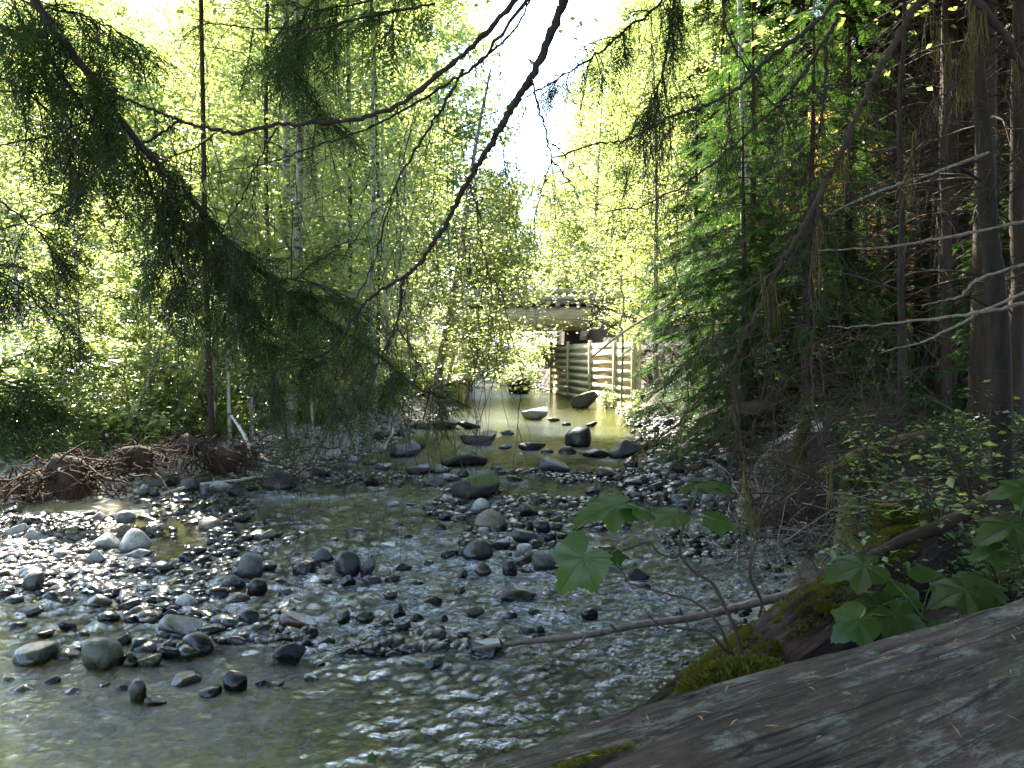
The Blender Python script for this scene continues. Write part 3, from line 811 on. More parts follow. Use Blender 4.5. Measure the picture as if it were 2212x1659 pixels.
def crib(name, p0, p1, zb, zt, label, posts, facing):
    """timber wall of spaced horizontal boards between upright posts, from p0 to p1; facing = -1/1 picks the open side"""
    p0, p1 = Vector((*p0, 0)), Vector((*p1, 0))
    d = p1 - p0; L = d.length; a = math.atan2(d.y, d.x)
    root = empty(name, (p0.x, p0.y, zb)); root.rotation_euler.z = a
    tag(root, label, 'retaining wall')
    n = int((zt - zb) / .30)
    for k in range(n):
        for q in range(len(posts) - 1):
            x0, x1 = posts[q], posts[q + 1]
            b = MB(); b.box(((x0 + x1) / 2, facing * (.02 + .012 * (k % 2)), .12 + k * .30 + RNG.normal() * .006), (x1 - x0) - .10, .10, .165, 0, .003)
            b.build('wall_board', M['board'], root)
    b = MB(); b.box((L / 2, -facing * .14, (zt - zb) / 2), L, .08, zt - zb)
    b.build('back_board', M['board'], root)
    for x in posts:
        b = MB(); b.box((x, facing * .09, (zt - zb) / 2 + .06), .10, .13, zt - zb + .12, 0, .003)
        b.build('post', M['post'], root)
    return root
crib('crib_wall', (2.0, 39.0), (4.3, 27.6), -.35, 2.35, 'slatted timber crib wall with pale posts on the right side under the bridge', [0, 3.1, 6.5, 9.6, 11.6], -1)
crib('crib_wall', (-2.0, 30.6), (-6.2, 31.2), -.3, 2.45, 'slatted timber crib wall behind the leaning alder, left of the bridge', [0, 1.5, 3.0, 4.2], 1)
crib('crib_wall', (-2.0, 30.8), (-2.2, 41.0), -.3, 2.45, 'timber crib wall running under the bridge along the left water edge', [.1, 3.4, 6.8, 10.2], -1)
b = MB(); b.tube([(-1.86, 30.3, -.4), (-1.9, 30.35, 3.2)], .05, 8); o = b.build('pole', M['post'])
tag(o, 'slender pale upright pole at the corner of the left crib wall', 'pole')
b = MB(); b.box((0, 38.3, 0), .01, .01, .01)
xs2 = np.linspace(-60, 70, 130); ys2 = np.array([35.7, 36.5, 38, 39.5, 40.4])
def roadz(X, Y):
    return np.maximum(terrain(X, Y) + .05, 4.02) * 1.0
for sx0, sx1 in ((-70, -4.9), (6.7, 70)):
    rd = grid_obj('road', np.linspace(sx0, sx1, 60), ys2, lambda X, Y: np.maximum(terrain(X, Y) + .03, 4.10 + 0 * X), M['road'])
    tag(rd, kind='structure')

# ---------------------------------------------------------------- trees: prototypes
LEAF = (np.array([[0, 0, 0], [-.32, .5, .06], [0, 1, -.05], [.32, .5, .06], [0, .5, 0]], np.float32), np.array([[0, 4, 1], [4, 2, 1], [0, 3, 4], [4, 3, 2]]))
LEAFQ = (np.array([[0, 0, 0], [-.34, .5, .05], [0, 1, -.06], [.34, .5, .05]], np.float32), np.array([[0, 3, 2, 1]]))
def rand_frames(n, size, flat=.6, r=RNG, jit=.3):
    """leaf frames: blades mostly level (flat=1) or tumbling (flat=0)"""
    az = r.uniform(0, 2 * np.pi, n)
    d = np.column_stack([np.cos(az), np.sin(az), r.normal(size=n) * .5 * (1.3 - flat) - .15])
    d /= np.linalg.norm(d, axis=1)[:, None]
    up = np.column_stack([r.normal(size=(n, 2)) * (1.2 - flat), np.ones(n)])
    x = np.cross(d, up); x /= np.linalg.norm(x, axis=1)[:, None]
    z = np.cross(x, d)
    s = size * np.exp(r.normal(size=n) * jit)
    return np.stack([x, d, z], -1) * s[:, None, None]

def spray_proto(L, npair, tl, wid, seed, droop=.25):
    """flat conifer spray: an axis with paired twiglets, each a narrow toothed blade"""
    r = np.random.default_rng(seed)
    V, Fc = [], []
    for k in range(npair):
        t = (k + .5) / npair
        ax = np.array([0, t * L, -droop * L * t * t])
        for s in (-1, 1):
            l = tl * (1 - t) ** .7 * r.uniform(.6, 1.1) + .015
            an = r.uniform(.75, 1.15)
            d = np.array([s * math.sin(an), math.cos(an), -.12 + r.normal() * .12])
            n_ = np.array([d[1], -d[0], 0]) * wid
            b0 = len(V)
            V += [ax, ax + d * l * .5 + n_, ax + d * l + np.array([0, 0, -.12 * l]), ax + d * l * .5 - n_]
            Fc.append([b0, b0 + 1, b0 + 2, b0 + 3] if s > 0 else [b0, b0 + 3, b0 + 2, b0 + 1])
    b0 = len(V)
    V += [np.array([-wid * .6, 0, 0]), np.array([wid * .6, 0, 0]), np.array([0, L, -droop * L])+np.array([wid*.3,0,0]), np.array([0, L, -droop * L])]
    Fc.append([b0, b0 + 1, b0 + 2, b0 + 3])
    return np.array(V, np.float32), np.array(Fc)

def alder(name, seed, h, spread, nleaf, leaf, lowest=.25, bark='bark_alder', lmat='alder_leaf', r0=None, lean=.03, droop=0, nlimb=None, dens=1.0):
    r = np.random.default_rng(seed)
    r0 = r0 or h * .005 + .015
    k = np.linspace(0, 1, 14)
    ph = r.uniform(0, 6, 4)
    ax = np.column_stack([h * lean * k * math.cos(ph[0]) + .02 * h * np.sin(k * 5 + ph[1]) * k, h * lean * k * math.sin(ph[0]) + .02 * h * np.sin(k * 4 + ph[2]) * k, h * k])
    T = MB(); T.tube(ax, [r0 * 1.3, r0, r0 * .75, r0 * .45, .012], 8, True, .03)
    tips, = [[]]
    nl = nlimb or int(h * 3.4)
    for i in range(nl):
        t = lowest + (1 - lowest) * (i + r.uniform(0, 1)) / nl
        p = np.array([np.interp(t, k, ax[:, c]) for c in range(3)])
        az = r.uniform(0, 6.28) if i % 2 else az + 3.3 if i else 0.0
        ln = spread * (math.sin(min(1, (1 - t) * 1.25 + .15) * math.pi * .62)) * r.uniform(.55, 1.1)
        el = r.uniform(.1, .75)
        d = np.array([math.cos(az) * math.cos(el), math.sin(az) * math.cos(el), math.sin(el)])
        s = np.linspace(0, 1, 6)[:, None]
        lp = p + d * ln * s + np.array([0, 0, -.18 * ln - droop]) * s ** 2 + r.normal(size=(6, 3)) * .03 * ln * s
        T.tube(lp, [r0 * .35 * (1 - t * .6), .006], 5, False)
        for j in range(int(4 + ln * 3)):
            u = r.uniform(.25, 1)
            q = np.array([np.interp(u, s[:, 0], lp[:, c]) for c in range(3)])
            e = q + (r.normal(size=3) * [1, 1, .6]) * .22 * ln + d * .12 * ln
            T.tube([q, (q + e) / 2 + r.normal(size=3) * .02, e], [.006, .003], 3, False)
            tips.append(e); tips.append((q + e) / 2)
    tips = np.array(tips)
    c = tips[r.integers(0, len(tips), nleaf)] + r.normal(size=(nleaf, 3)) * [.16, .16, .11] * (spread / 2.2)
    Cn = MB(); Cn.scatter(LEAFQ, (rand_frames(nleaf, leaf, .55, r), c))
    return T.mesh('trunk', M[bark], True), Cn.mesh('crown', M[lmat])

def conifer(name, seed, h, reach, lowest, lmat='needle_green', bark='bark_brown', deadfrom=0.0, sp=(.36, 9, .13, .011), dens=1.0, r0=None, whorl=.34, brown=0.0):
    r = np.random.default_rng(seed)
    r0 = r0 or h * .009 + .02
    k = np.linspace(0, 1, 10)
    ph = r.uniform(0, 6, 2)
    ax = np.column_stack([.012 * h * np.sin(k * 3 + ph[0]) * k, .012 * h * np.sin(k * 3 + ph[1]) * k, h * k])
    T = MB(); T.tube(ax, [r0 * 1.25, r0, r0 * .7, r0 * .4, .01], 9, True, .03)
    protos = [spray_proto(sp[0], sp[1], sp[2], sp[3], seed * 10 + q) for q in range(3)]
    Ls, ts = [], []
    D = MB()
    z = .12 * h if deadfrom else lowest * h
    z = min(z, lowest * h)
    while z < h * .985:
        t = z / h
        for q in range(r.integers(2, 5)):
            az = r.uniform(0, 6.28)
            p = np.array([np.interp(t, k, ax[:, c]) for c in range(3)])
            dead = t < lowest
            ln = reach * (1 - t) ** .75 * r.uniform(.6, 1.1) * (.7 if dead else 1) + .15
            dip = r.uniform(-.05, .35)
            d = np.array([math.cos(az), math.sin(az), dip])
            s = np.linspace(0, 1, 7)[:, None]
            lp = p + d * ln * s + np.array([0, 0, -.42 * ln]) * s ** 2 + r.normal(size=(7, 3)) * .012 * ln * s
            (D if dead else T).tube(lp, [.010 + .006 * ln, .004], 4, False)
            if dead:
                for j in range(int(6 * ln)):
                    u = r.uniform(.15, 1)
                    qq = np.array([np.interp(u, s[:, 0], lp[:, c]) for c in range(3)])
                    e = qq + r.normal(size=3) * [.22, .22, .18] + d * .1
                    D.tube([qq, (qq + e) / 2 + r.normal(size=3) * .03, e], [.004, .002], 3, False)
                continue
            n_ = max(3, int(ln * 13 * dens))
            u = r.uniform(.1, 1, n_) ** .8
            side = np.where(np.arange(n_) % 2, 1, -1)
            for j in range(n_):
                qq = np.array([np.interp(u[j], s[:, 0], lp[:, c]) for c in range(3)])
                a2 = az + side[j] * r.uniform(.35, 1.25) * (1 if u[j] < .93 else .2)
                dd = np.array([math.cos(a2), math.sin(a2), -.25 + r.normal() * .18 - .3 * u[j]])
                dd /= np.linalg.norm(dd)
                x = np.cross(dd, [r.normal() * .2, r.normal() * .2, 1]); x /= np.linalg.norm(x)
                zz = np.cross(x, dd)
                Ls.append(np.stack([x, dd, zz], -1) * r.uniform(.7, 1.25)); ts.append(qq)
        z += whorl * r.uniform(.6, 1.3) * (.6 + .6 * (h / 16))
    Ls, ts = np.array(Ls), np.array(ts)
    Cn = MB()
    for q in range(3):
        Cn.scatter(protos[q], (Ls[q::3], ts[q::3]))
    dm = D.mesh('dead_branches', M['twig_brown']) if D.n else None
    return T.mesh('trunk', M[bark], True), Cn.mesh('crown', M[lmat]), dm

PROTO = {}
def put_tree(name, key, x, y, rot, sc=1.0, desc=None, cat='tree', group=None, z=None, label=None, tilt=(0, 0), sz=None, mats=None):
    ms = PROTO[key]
    root = empty(name, (x, y, (tz(x, y) - .08) if z is None else z))
    root.rotation_euler = (tilt[0], tilt[1], rot); root.scale = (sc, sc, sz or sc)
    for m_, nm in zip(ms, ('trunk', 'crown', 'dead_branches')):
        if m_ is None: continue
        c_ = link(nm, m_, root)
        if mats and nm in mats:
            c_.material_slots[0].link = 'OBJECT'; c_.material_slots[0].material = M[mats[nm]]
    tag(root, label=label, cat=cat, group=group, desc=None if label else desc, ref=(x, y, tz(x, y) + 1.0))
    return root

for i in range(4):
    PROTO['alder%d' % i] = alder('alder', 20 + i, 13 + i, 2.8, 11500, .09, .14)
for i in range(3):
    PROTO['tall%d' % i] = alder('tall', 30 + i, 19 + i, 3.4, 17000, .12, .30, nlimb=60)
for i in range(3):
    PROTO['sapling%d' % i] = alder('sapling', 40 + i, 4.6, 1.2, 3200, .085, .2, r0=.028, nlimb=22, lmat='pale_leaf')
for i in range(3):
    PROTO['far%d' % i] = alder('far', 50 + i, 15, 3.6, 8000, .19, .08, nlimb=40, lmat='pale_leaf')
for i in range(2):
    PROTO['fir%d' % i] = conifer('fir', 60 + i, 8.5, 2.3, .04, 'needle_green', whorl=.22, dens=1.1)
for i in range(3):
    PROTO['hem%d' % i] = conifer('hem', 70 + i, 20, 3.6, .41, 'needle', deadfrom=.1, whorl=.36, dens=1.2, sp=(.6, 9, .25, .028), r0=.13)
PROTO['pole0'] = conifer('pole', 80, 15, 1.6, .62, 'needle', deadfrom=.08, whorl=.30, dens=1.1, sp=(.55, 8, .22, .028), r0=.07)
PROTO['pole1'] = conifer('pole', 81, 17, 1.8, .55, 'needle', deadfrom=.08, whorl=.30, dens=1.1, sp=(.55, 8, .22, .028), r0=.09)

ALD = 'slim leafy alder with mottled trunk'
# left bank
rt = random.Random(5)
LEFT = [(-4.4, 15.8, 0), (-5.6, 19.0, 2), (-11.4, 15.5, 1), (-5.4, 22.6, 3), (-7.6, 28.5, 1), 
        (-11, 29.5, 2), (-17, 26, 1), (-14.6, 18.5, 3), (-17, 31, 2), (-9.5, 34.5, 3), (-22, 27, 1), (-26, 36, 0)]
for x, y, k in LEFT:
    put_tree('alder_tree', 'alder%d' % k, x, y, rt.uniform(0, 6.28), rt.uniform(.85, 1.12), ALD, group='alders of the left bank')
for x, y, k in [(-6.6, 25.0, 0), (-16.5, 23.0, 2), (-11.5, 35.5, 1)]:
    put_tree('alder_tree', 'tall%d' % k, x, y, rt.uniform(0, 6.28), rt.uniform(.95, 1.1), 'tall broad-crowned alder with pale trunk', group='alders of the left bank')
for i in range(26):
    y = rt.uniform(13.2, 29); x = float(xL(y)) - rt.uniform(.9, 4.5)
    put_tree('sapling', 'sapling%d' % (i % 3), x, y, rt.uniform(0, 6.28), rt.uniform(.55, 1.1), 'thin leafy sapling', group='saplings on the left bank')
# right bank deciduous beyond the firs
for x, y, k in [(4.8, 26.5, 0), (6.6, 29.5, 1), (8.8, 27.0, 2), (5.5, 33.5, 3), (8.2, 34.5, 0), (4.6, 43, 2)]:
    put_tree('alder_tree', 'alder%d' % k, x, y, rt.uniform(0, 6.28), rt.uniform(.8, 1.0), ALD, group='alders of the right bank')
# far wood beyond the road: each tree its own thing, lower along the stream gap
n_far = 0
for i in range(300):
    y = rt.uniform(45, 105); x = rt.uniform(-.72 * y, .72 * y)
    cx = (float(xL(y)) + float(xR(y))) / 2
    if abs(x - cx) < 3.5 and y < 80: continue
    q = x / y
    hmax = (.235 if -.06 < q < .12 else (.46 if q < .3 else .27)) * y
    hmax *= rt.uniform(.72, 1.0)
    if q > .3 and (y < 62 or rt.random() < .5): continue
    
    put_tree('broadleaf_tree', 'far%d' % (i % 3), x, y, rt.uniform(0, 6.28), min(hmax / 15, 2.9), 'bright broadleaf tree of the far wood', group='trees of the far wood')
    n_far += 1
    if n_far >= 150: break
# right bank firs and forest
FIRS = [(4.5, 15.2, 0, 1.0), (5.4, 19.6, 1, 1.05), (5.7, 17.6, 1, .95), (5.3, 23.4, 0, 1.0), (7.0, 21.8, 0, .85), (4.7, 12.7, 1, .8), (7.2, 17.3, 1, .8), (9.0, 23.5, 0, .8), (4.0, 13.7, 0, .72), (6.9, 11.4, 1, .5), (8.4, 14.2, 0, .6), (6.1, 14.6, 1, .95)]
for x, y, k, s in FIRS:
    put_tree('young_hemlock', 'fir%d' % k, x, y, rt.uniform(0, 6.28), s, 'young green hemlock with layered boughs', group='young hemlocks on the right bank')
for x, y, k, s in [(-13.5, 33, 0, 1), (-5.6, 31.0, 0, .6), (-7.4, 20.8, 1, .5)]:  # dark crowns added in place of shaded hollows among the alders
    put_tree('hemlock_tree', 'fir%d' % k, x, y, rt.uniform(0, 6.28), s, 'dark hemlock added as shaded hollow', group='hemlocks added as shaded hollows', mats={'crown': 'needle'})
TR = [(6.4, 7.2, 0, .95), (7.2, 13.2, 1, 1.0), (7.6, 11.9, 2, 1.0), (6.0, 10.2, 1, .9), (9.0, 14.8, 0, 1.0), (6.2, 5.6, 2, 1.0), (10.5, 12.0, 0, 1.0), (8.4, 24.0, 2, 1.05), (11.2, 20.0, 0, 1.0), (7.4, 28.5, 1, .9), (9.4, 18.5, 1, 1), (8.2, 16.0, 2, 1), (12.5, 16.5, 2, 1), (13.5, 22, 1, 1.05), (10.0, 23.5, 0, 1.1), (6.9, 19.0, 1, 1.0), (12.8, 27, 2, 1.1)]
for x, y, k, s in TR:
    put_tree('hemlock_tree', 'hem%d' % k, x, y, rt.uniform(0, 6.28), s, 'tall dark hemlock with dead lower branches', group='hemlocks of the right bank')
for i in range(70):
    y = rt.uniform(12, 36); x = rt.uniform(.44, .78) * y
    if x < 6.5: continue
    put_tree('conifer_pole', 'pole%d' % (i % 2), x, y, rt.uniform(0, 6.28), rt.uniform(.8, 1.15), 'thin straight brown trunk in the right forest', group='thin trunks of the right forest')
for i in range(44):
    y = rt.uniform(27, 48); x = rt.uniform(.36, .85) * y
    put_tree('maple_tree', 'alder%d' % (i % 4), x, y, rt.uniform(0, 6.28), rt.uniform(.65, .95), 'golden lit maple behind thin trunks', group='maples behind the right forest', mats={'crown': 'gold_leaf' if i % 4 else 'pale_leaf'})
PROTO['canopy0'] = alder('canopy', 90, 16, 6.0, 52000, .125, .40, nlimb=60, r0=.3, bark='bark_brown', lmat='alder_leaf')  # maples out of view, added to shade the log and right bank
for x, y, s, ro in [(-6.9, 5.6, 1.0, 0), (6.4, 3.0, 1.0, 1), (-3.2, -4.2, 1.0, 2), (3.4, -3.2, 1.0, 3), (10.5, 7.0, 1.0, 4), (2.8, -1.4, 1.0, 5), (9.0, -2.0, 1.0, 6), (0.5, -8.5, 1.1, 7), (9.5, 11.5, .95, 8), (4.6, 5.8, 1.0, 9)]:
    put_tree('maple_tree', 'canopy0', x, y, ro * 1.3, s, 'broad maple added for its shade', group='maples added around the viewpoint for shade')
PROTO['over0'] = alder('over', 95, 26, 4.6, 30000, .14, .45, nlimb=70, r0=.055, bark='bark_brown')  # alders added so that their high crowns shade stream and foreground
for x, y, s_, ro in [(-4.9, 13.0, .74, 0), (-5.3, 17.6, .85, 1), (-4.7, 22.6, 1, 2), (-4.6, 27.4, 1.02, 3)]:
    put_tree('alder_tree', 'over0', x, y, ro * 1.7, s_, 'very tall alder added to shade the stream', group='alders added on the left bank for shade')
# canopy trees standing beside and behind the viewpoint
for x, y, k, s in [(3.4, -1.0, 0, .9), (-2.0, -3.5, 1, .9), (-10.5, 3.0, 2, 1.0), (6.2, 1.5, 1, 1.0), (-6, -3, 0, 1), (1.5, -5, 2, 1), (5.0, 4.2, 0, 1), (5, -5, 1, 1)]:
    put_tree('hemlock_tree', 'hem%d' % k, x, y, rt.uniform(0, 6.28), s, 'tall dark hemlock beside the viewpoint', group='hemlocks around the viewpoint')

for x, y, k, s_ in [(4.7, 29.4, 1, .6), (5.6, 31.5, 0, .9)]:
    put_tree('sapling', 'sapling%d' % k, x, y, rt.uniform(0, 6.28), s_ * 1.6, 'bright sapling arching over the right crib wall', group='saplings by the bridge')

# white-barked trunk, upper right, and the leaning alder by the bridge
def trunk_tree(name, pts, w, bark, label, cat='tree', limbs=(), leaves=0, lsize=.08, lmat='pale_leaf', spread=.5, seed=1):
    r = np.random.default_rng(seed)
    root = empty(name, pts[0]); tag(root, label, cat)
    P = catmull(pts, 8) - np.array(pts[0])
    b = MB(); b.tube(P, w, 12, True, .03)
    tips = []
    for lp, r0 in limbs:
        Q = catmull(lp, 6) - np.array(pts[0])
        b.tube(Q, [r0, .004], 6, False)
        for j in range(10):
            q = Q[r.integers(len(Q) // 3, len(Q))]
            e = q + r.normal(size=3) * [spread * .6, spread * .4, spread * .22]
            b.tube([q, (q + e) / 2 + r.normal(size=3) * .02, e], [.006, .003], 4, False)
            tips += [e, (q + e) / 2, q]
    b.build('trunk', M[bark], root, True)
    if leaves:
        tips = np.array(tips)
        c = tips[r.integers(0, len(tips), leaves)] + r.normal(size=(leaves, 3)) * [spread * .35, spread * .3, spread * .16]
        m = MB(); m.scatter(LEAF, (rand_frames(leaves, lsize, .75, r), c)); m.build('crown', M[lmat], root)
    return root
yA = 23.5
limbs = []
for (p, e1, e2) in [((985, 620), (1060, 600), (1140, 640)), ((975, 680), (1050, 690), (1130, 720)), ((965, 720), (1060, 745), (1175, 765)), ((970, 700), (1040, 760), (1100, 815)),
                    ((990, 590), (920, 560), (850, 575)), ((1000, 520), (1070, 500), (1150, 520)), ((1005, 480), (940, 440), (880, 450)), ((1010, 440), (1080, 400), (1150, 400)),
                    ((955, 760), (1010, 790), (1075, 800)), ((950, 780), (890, 790), (830, 780)), ((995, 560), (1080, 560), (1190, 590)), ((1015, 400), (960, 350), (910, 330)), ((985, 640), (1030, 650), (1100, 665)), ((985, 650), (940, 640), (900, 660)), ((992, 590), (1050, 560), (1110, 570)), ((1000, 540), (1060, 530), (1120, 580)), ((975, 690), (1020, 700), (1070, 690)), ((965, 740), (1020, 730), (1100, 770)), ((1000, 540), (950, 600), (900, 640)), ((1000, 500), (1060, 600), (1120, 640)), ((1000, 450), (1100, 480), (1180, 560)), ((1010, 420), (1100, 440), (1200, 480)), ((960, 700), (900, 700), (850, 720))]:
    limbs.append(([A(*p, yA), A(*e1, yA - .6), A(*e2, yA - 1.0)], .022))
trunk_tree('leaning_alder', [A(938, 872, yA), A(950, 790, yA), A(968, 700, yA), A(985, 610, yA), A(1000, 510, yA), A(1012, 420, yA), A(1030, 300, yA + .3), A(1060, 150, yA + .8)], [.14, .12, .11, .09, .06, .03], 'bark_alder',
           'leaning alder with pale blotched trunk and bright leaves in front of the left crib wall', limbs=limbs, leaves=15000, lsize=.105, spread=1.0, seed=3)
lm('leaning alder', 970, 700)
trunk_tree('alder_tree', [A(955, 868, 23.9), A(975, 790, 23.9), A(985, 700, 23.8), A(1000, 610, 23.8), (A(1012, 520, 23.8))], [.06, .05, .03, .01], 'bark_alder', 'thin second alder stem hugging the right side of the leaning alder')
def pole_tree(name, px0, py0, px1, py1, y, w, bark, label, seed, leaves=500):
    r = np.random.default_rng(seed)
    n = 7
    pts = [A(px0 + (px1 - px0) * k / n + r.normal() * 3, py0 + (py1 - py0) * k / n, y) for k in range(n + 1)]
    pts[0].z = min(pts[0].z, tz(pts[0].x, y) - .05)
    limbs = []
    for k in range(8):
        t = r.uniform(.15, .95); b0 = A(px0 + (px1 - px0) * t, py0 + (py1 - py0) * t, y)
        s = r.choice([-1, 1]); L = r.uniform(.5, 1.5)
        limbs.append(([b0, b0 + Vector((s * L * .5, r.normal() * .3, .15 + r.normal() * .15)), b0 + Vector((s * L, r.normal() * .5, .1 + r.normal() * .3))], .012))
    return trunk_tree(name, pts, [w, w * .9, w * .75, w * .5], bark, label, limbs=limbs, leaves=leaves, lsize=.085, lmat='pale_leaf', spread=.5, seed=seed)
pole_tree('birch_tree', 1612, 860, 1600, -60, 17.0, .095, 'bark_pale', 'white-barked birch trunk standing among the dark hemlock boughs at upper right', 5)
pole_tree('alder_tree', 806, 870, 802, 150, 21.5, .085, 'bark_pale', 'pale straight alder trunk left of the leaning alder', 6)
pole_tree('alder_tree', 842, 860, 822, 250, 24.0, .07, 'bark_pale', 'pale alder trunk close to the right of a straighter one, left of the leaning alder', 7)
pole_tree('alder_tree', 890, 860, 872, 300, 26.0, .05, 'bark_alder', 'slender alder stem just left of the leaning alder', 8)
pole_tree('alder_tree', 1345, 760, 1342, 560, 27.0, .04, 'bark_alder', 'thin grey stem rising in front of the right crib wall', 9)
pole_tree('alder_tree', 462, 955, 470, 560, 14.4, .055, 'bark_alder', 'slender curved grey stem rising from the root wad on the left bank', 10)
pole_tree('alder_tree', 262, 985, 350, 745, 13.6, .035, 'bark_alder', 'thin bare leaning stem left of the root wad on the left bank', 12)
pole_tree('alder_tree', 40, 905, 30, 500, 15.0, .05, 'bark_pale', 'pale stem among shrubs near the left picture edge', 13)
pole_tree('alder_tree', 725, 780, 722, 480, 24.5, .24, 'bark_brown', 'thick brown trunk seen through the leaves left of the pale alders', 14)

# ---------------------------------------------------------------- shrubs
def shrub(seed, h, wd, n, leaf, lmat, flat=.8, nst=9, stem='twig_brown'):
    r = np.random.default_rng(seed)
    S, Lf = MB(), MB(); tips = []
    for i in range(nst):
        az = r.uniform(0, 6.28); rr_ = wd * r.uniform(.2, 1)
        e = np.array([math.cos(az) * rr_, math.sin(az) * rr_, h * r.uniform(.5, 1)])
        m_ = e * [.4, .4, .6] + r.normal(size=3) * .05
        P = catmull([(0, 0, 0), m_, e], 5)
        S.tube(P, [.011, .003], 4, False)
        for j in range(7):
            q = P[r.integers(3, len(P))]
            tips.append(q + r.normal(size=3) * [.18, .18, .10] * (wd + .3))
            S.tube([q, tips[-1]], [.004, .002], 3, False)
    tips = np.array(tips)
    c = tips[r.integers(0, len(tips), n)] + r.normal(size=(n, 3)) * [.13, .13, .06] * (wd + .2)
    c[:, 2] = np.maximum(c[:, 2], .03)
    Lf.scatter(LEAF if leaf > .07 else LEAFQ, (rand_frames(n, leaf, flat, r), c))
    return S.mesh('stems', M[stem]), Lf.mesh('leaves', M[lmat])
for i in range(4): PROTO['shrub%d' % i] = shrub(400 + i, 1.5, .85, 1500, .085, 'shrub_leaf')
for i in range(3): PROTO['low%d' % i] = shrub(410 + i, .6, .6, 650, .085, 'shrub_leaf', .85)
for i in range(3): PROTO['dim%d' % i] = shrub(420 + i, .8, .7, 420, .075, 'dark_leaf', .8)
def put_shrub(name, key, x, y, s, desc, group, label=None, z=None):
    root = empty(name, (x, y, (tz(x, y) - .03) if z is None else z)); root.rotation_euler.z = rt.uniform(0, 6.28); root.scale = (s, s, s * rt.uniform(.8, 1.2))
    for m_, nm in zip(PROTO[key], ('stems', 'leaves')): link(nm, m_, root)
    tag(root, label=label, cat='shrub', group=group, desc=None if label else desc, ref=(x, y, tz(x, y) + .6))
for i in range(110):
    y = rt.uniform(11.5, 31); d_ = rt.uniform(2.0, 9) if y < 27 else rt.uniform(.3, 5)
    x = float(xL(y)) - d_
    if x / y < -.78: continue
    put_shrub('shrub', 'shrub%d' % (i % 4), x, y, rt.uniform(.8, 1.45), 'leafy green shrub', 'shrubs of the left bank')
for i in range(40):
    y = rt.uniform(10.9, 24); x = float(xL(y)) - rt.uniform(1.3, 3.4)
    put_shrub('low_shrub', 'low%d' % (i % 3), x, y, rt.uniform(.6, 1.2), 'low spreading leafy plant', 'low plants of the left bank')
for (px, py, y) in [(1330, 845, 27), (1365, 850, 26), (1400, 860, 25), (1310, 862, 27.5), (1375, 890, 23.5), (1440, 880, 22)]:
    p = G(px, py, .3); put_shrub('shrub', 'shrub1', p.x, p.y, .55, 'bright round shrub', 'shrubs by the right crib wall')
for i in range(130):
    y = rt.uniform(4.4, 15); x = float(xR(y)) + float(np.interp(y, yb, xb)) + rt.uniform(.25, 5)
    if x / y < .32: continue
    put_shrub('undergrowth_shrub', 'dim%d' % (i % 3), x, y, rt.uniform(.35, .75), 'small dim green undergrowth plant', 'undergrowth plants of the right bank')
for i in range(10):
    y = rt.uniform(43, 52); x = rt.uniform(.2, 5) if i % 2 else rt.uniform(-1, 4)
    put_shrub('shrub', 'shrub%d' % (i % 4), x, y, rt.uniform(1.0, 1.7), 'shaded shrub seen under the bridge', 'shrubs beyond the bridge')
# mats of low leaves covering the forest floor
def cover(name, n, pts, leaf, lmat, label, hh=.12):
    z = terrain(pts[:, 0], pts[:, 1]) + RNG.uniform(.01, hh, len(pts))
    b = MB(); b.scatter(LEAFQ, (rand_frames(len(pts), leaf, .85), np.column_stack([pts, z])))
    tag(b.build(name, M[lmat]), label=label, kind='stuff')
p = pts_between(26000, 11.5, 42, lambda y: xL(y) - 1.6 - .7 * y * .6, lambda y: xL(y) - 1.6, 1.4)
cover('ground_cover', 0, p[fbm(p[:, 0] * .7, p[:, 1] * .7, 6) > -.12], .085, 'shrub_leaf', 'green leaves covering the forest floor of the left bank', .35)
p = pts_between(15000, 3.4, 26, lambda y: xR(y) + np.interp(y, yb, xb) + .5, lambda y: xR(y) + 5 + y * .5, 1.2)
cover('forest_litter', 0, p[fbm(p[:, 0] * .7, p[:, 1] * .7, 8) > .02], .05, 'needle_brown', 'brown dead leaves and needles on the right forest floor', .03)
p = pts_between(9000, 3.4, 26, lambda y: xR(y) + np.interp(y, yb, xb) + .35, lambda y: xR(y) + 5 + y * .5, 1.0)
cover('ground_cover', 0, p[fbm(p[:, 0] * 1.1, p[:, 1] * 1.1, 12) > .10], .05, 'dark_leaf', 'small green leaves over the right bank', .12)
p = pts_between(6000, 10.5, 28, lambda y: xL(y) - 5, lambda y: xL(y) - .5, 1.2)
cover('leaf_litter', 0, p[fbm(p[:, 0], p[:, 1], 18) > .0], .055, 'needle_brown', 'brown leaf litter caught on the left gravel bank', .03)

#PART3
# ---------------------------------------------------------------- root wads, driftwood, stumps
def root_wad(pos, r_, n, label, seed, mat_='root', up=.6):
    r_ *= .8; n = int(n * 1.5)
    r = np.random.default_rng(seed)
    root = empty('root_wad', pos); tag(root, label, 'root wad')
    b = MB(); v, f = rock_shape('block', seed, ICO2); b.add(v * [r_ * .55, r_ * .4, r_ * .45] + [0, 0, r_ * .3], f); b.build('root_core', M['bark_brown'], root, True)
    b = MB()
    for i in range(n):
        p0 = r.normal(size=3) * [r_ * .55, r_ * .28, r_ * .16] + [0, 0, r_ * .32]; p0[2] = max(p0[2], 0.0)
        d = r.normal(size=3) * [1, .8, .45] + [.5, -.3, -.25]; d /= np.linalg.norm(d)
        q = [p0]; L = r_ * r.uniform(.3, 1.3)
        for k in range(5):
            d = d + r.normal(size=3) * .38 + [0, 0, -.10]; d /= np.linalg.norm(d); e = q[-1] + d * L / 5; e[2] = max(e[2], -.06); q.append(e)
        b.tube(catmull(q, 3), [r_ * r.uniform(.008, .035), .0015], 4, False)
    b.build('roots', M[mat_], root)
    return root
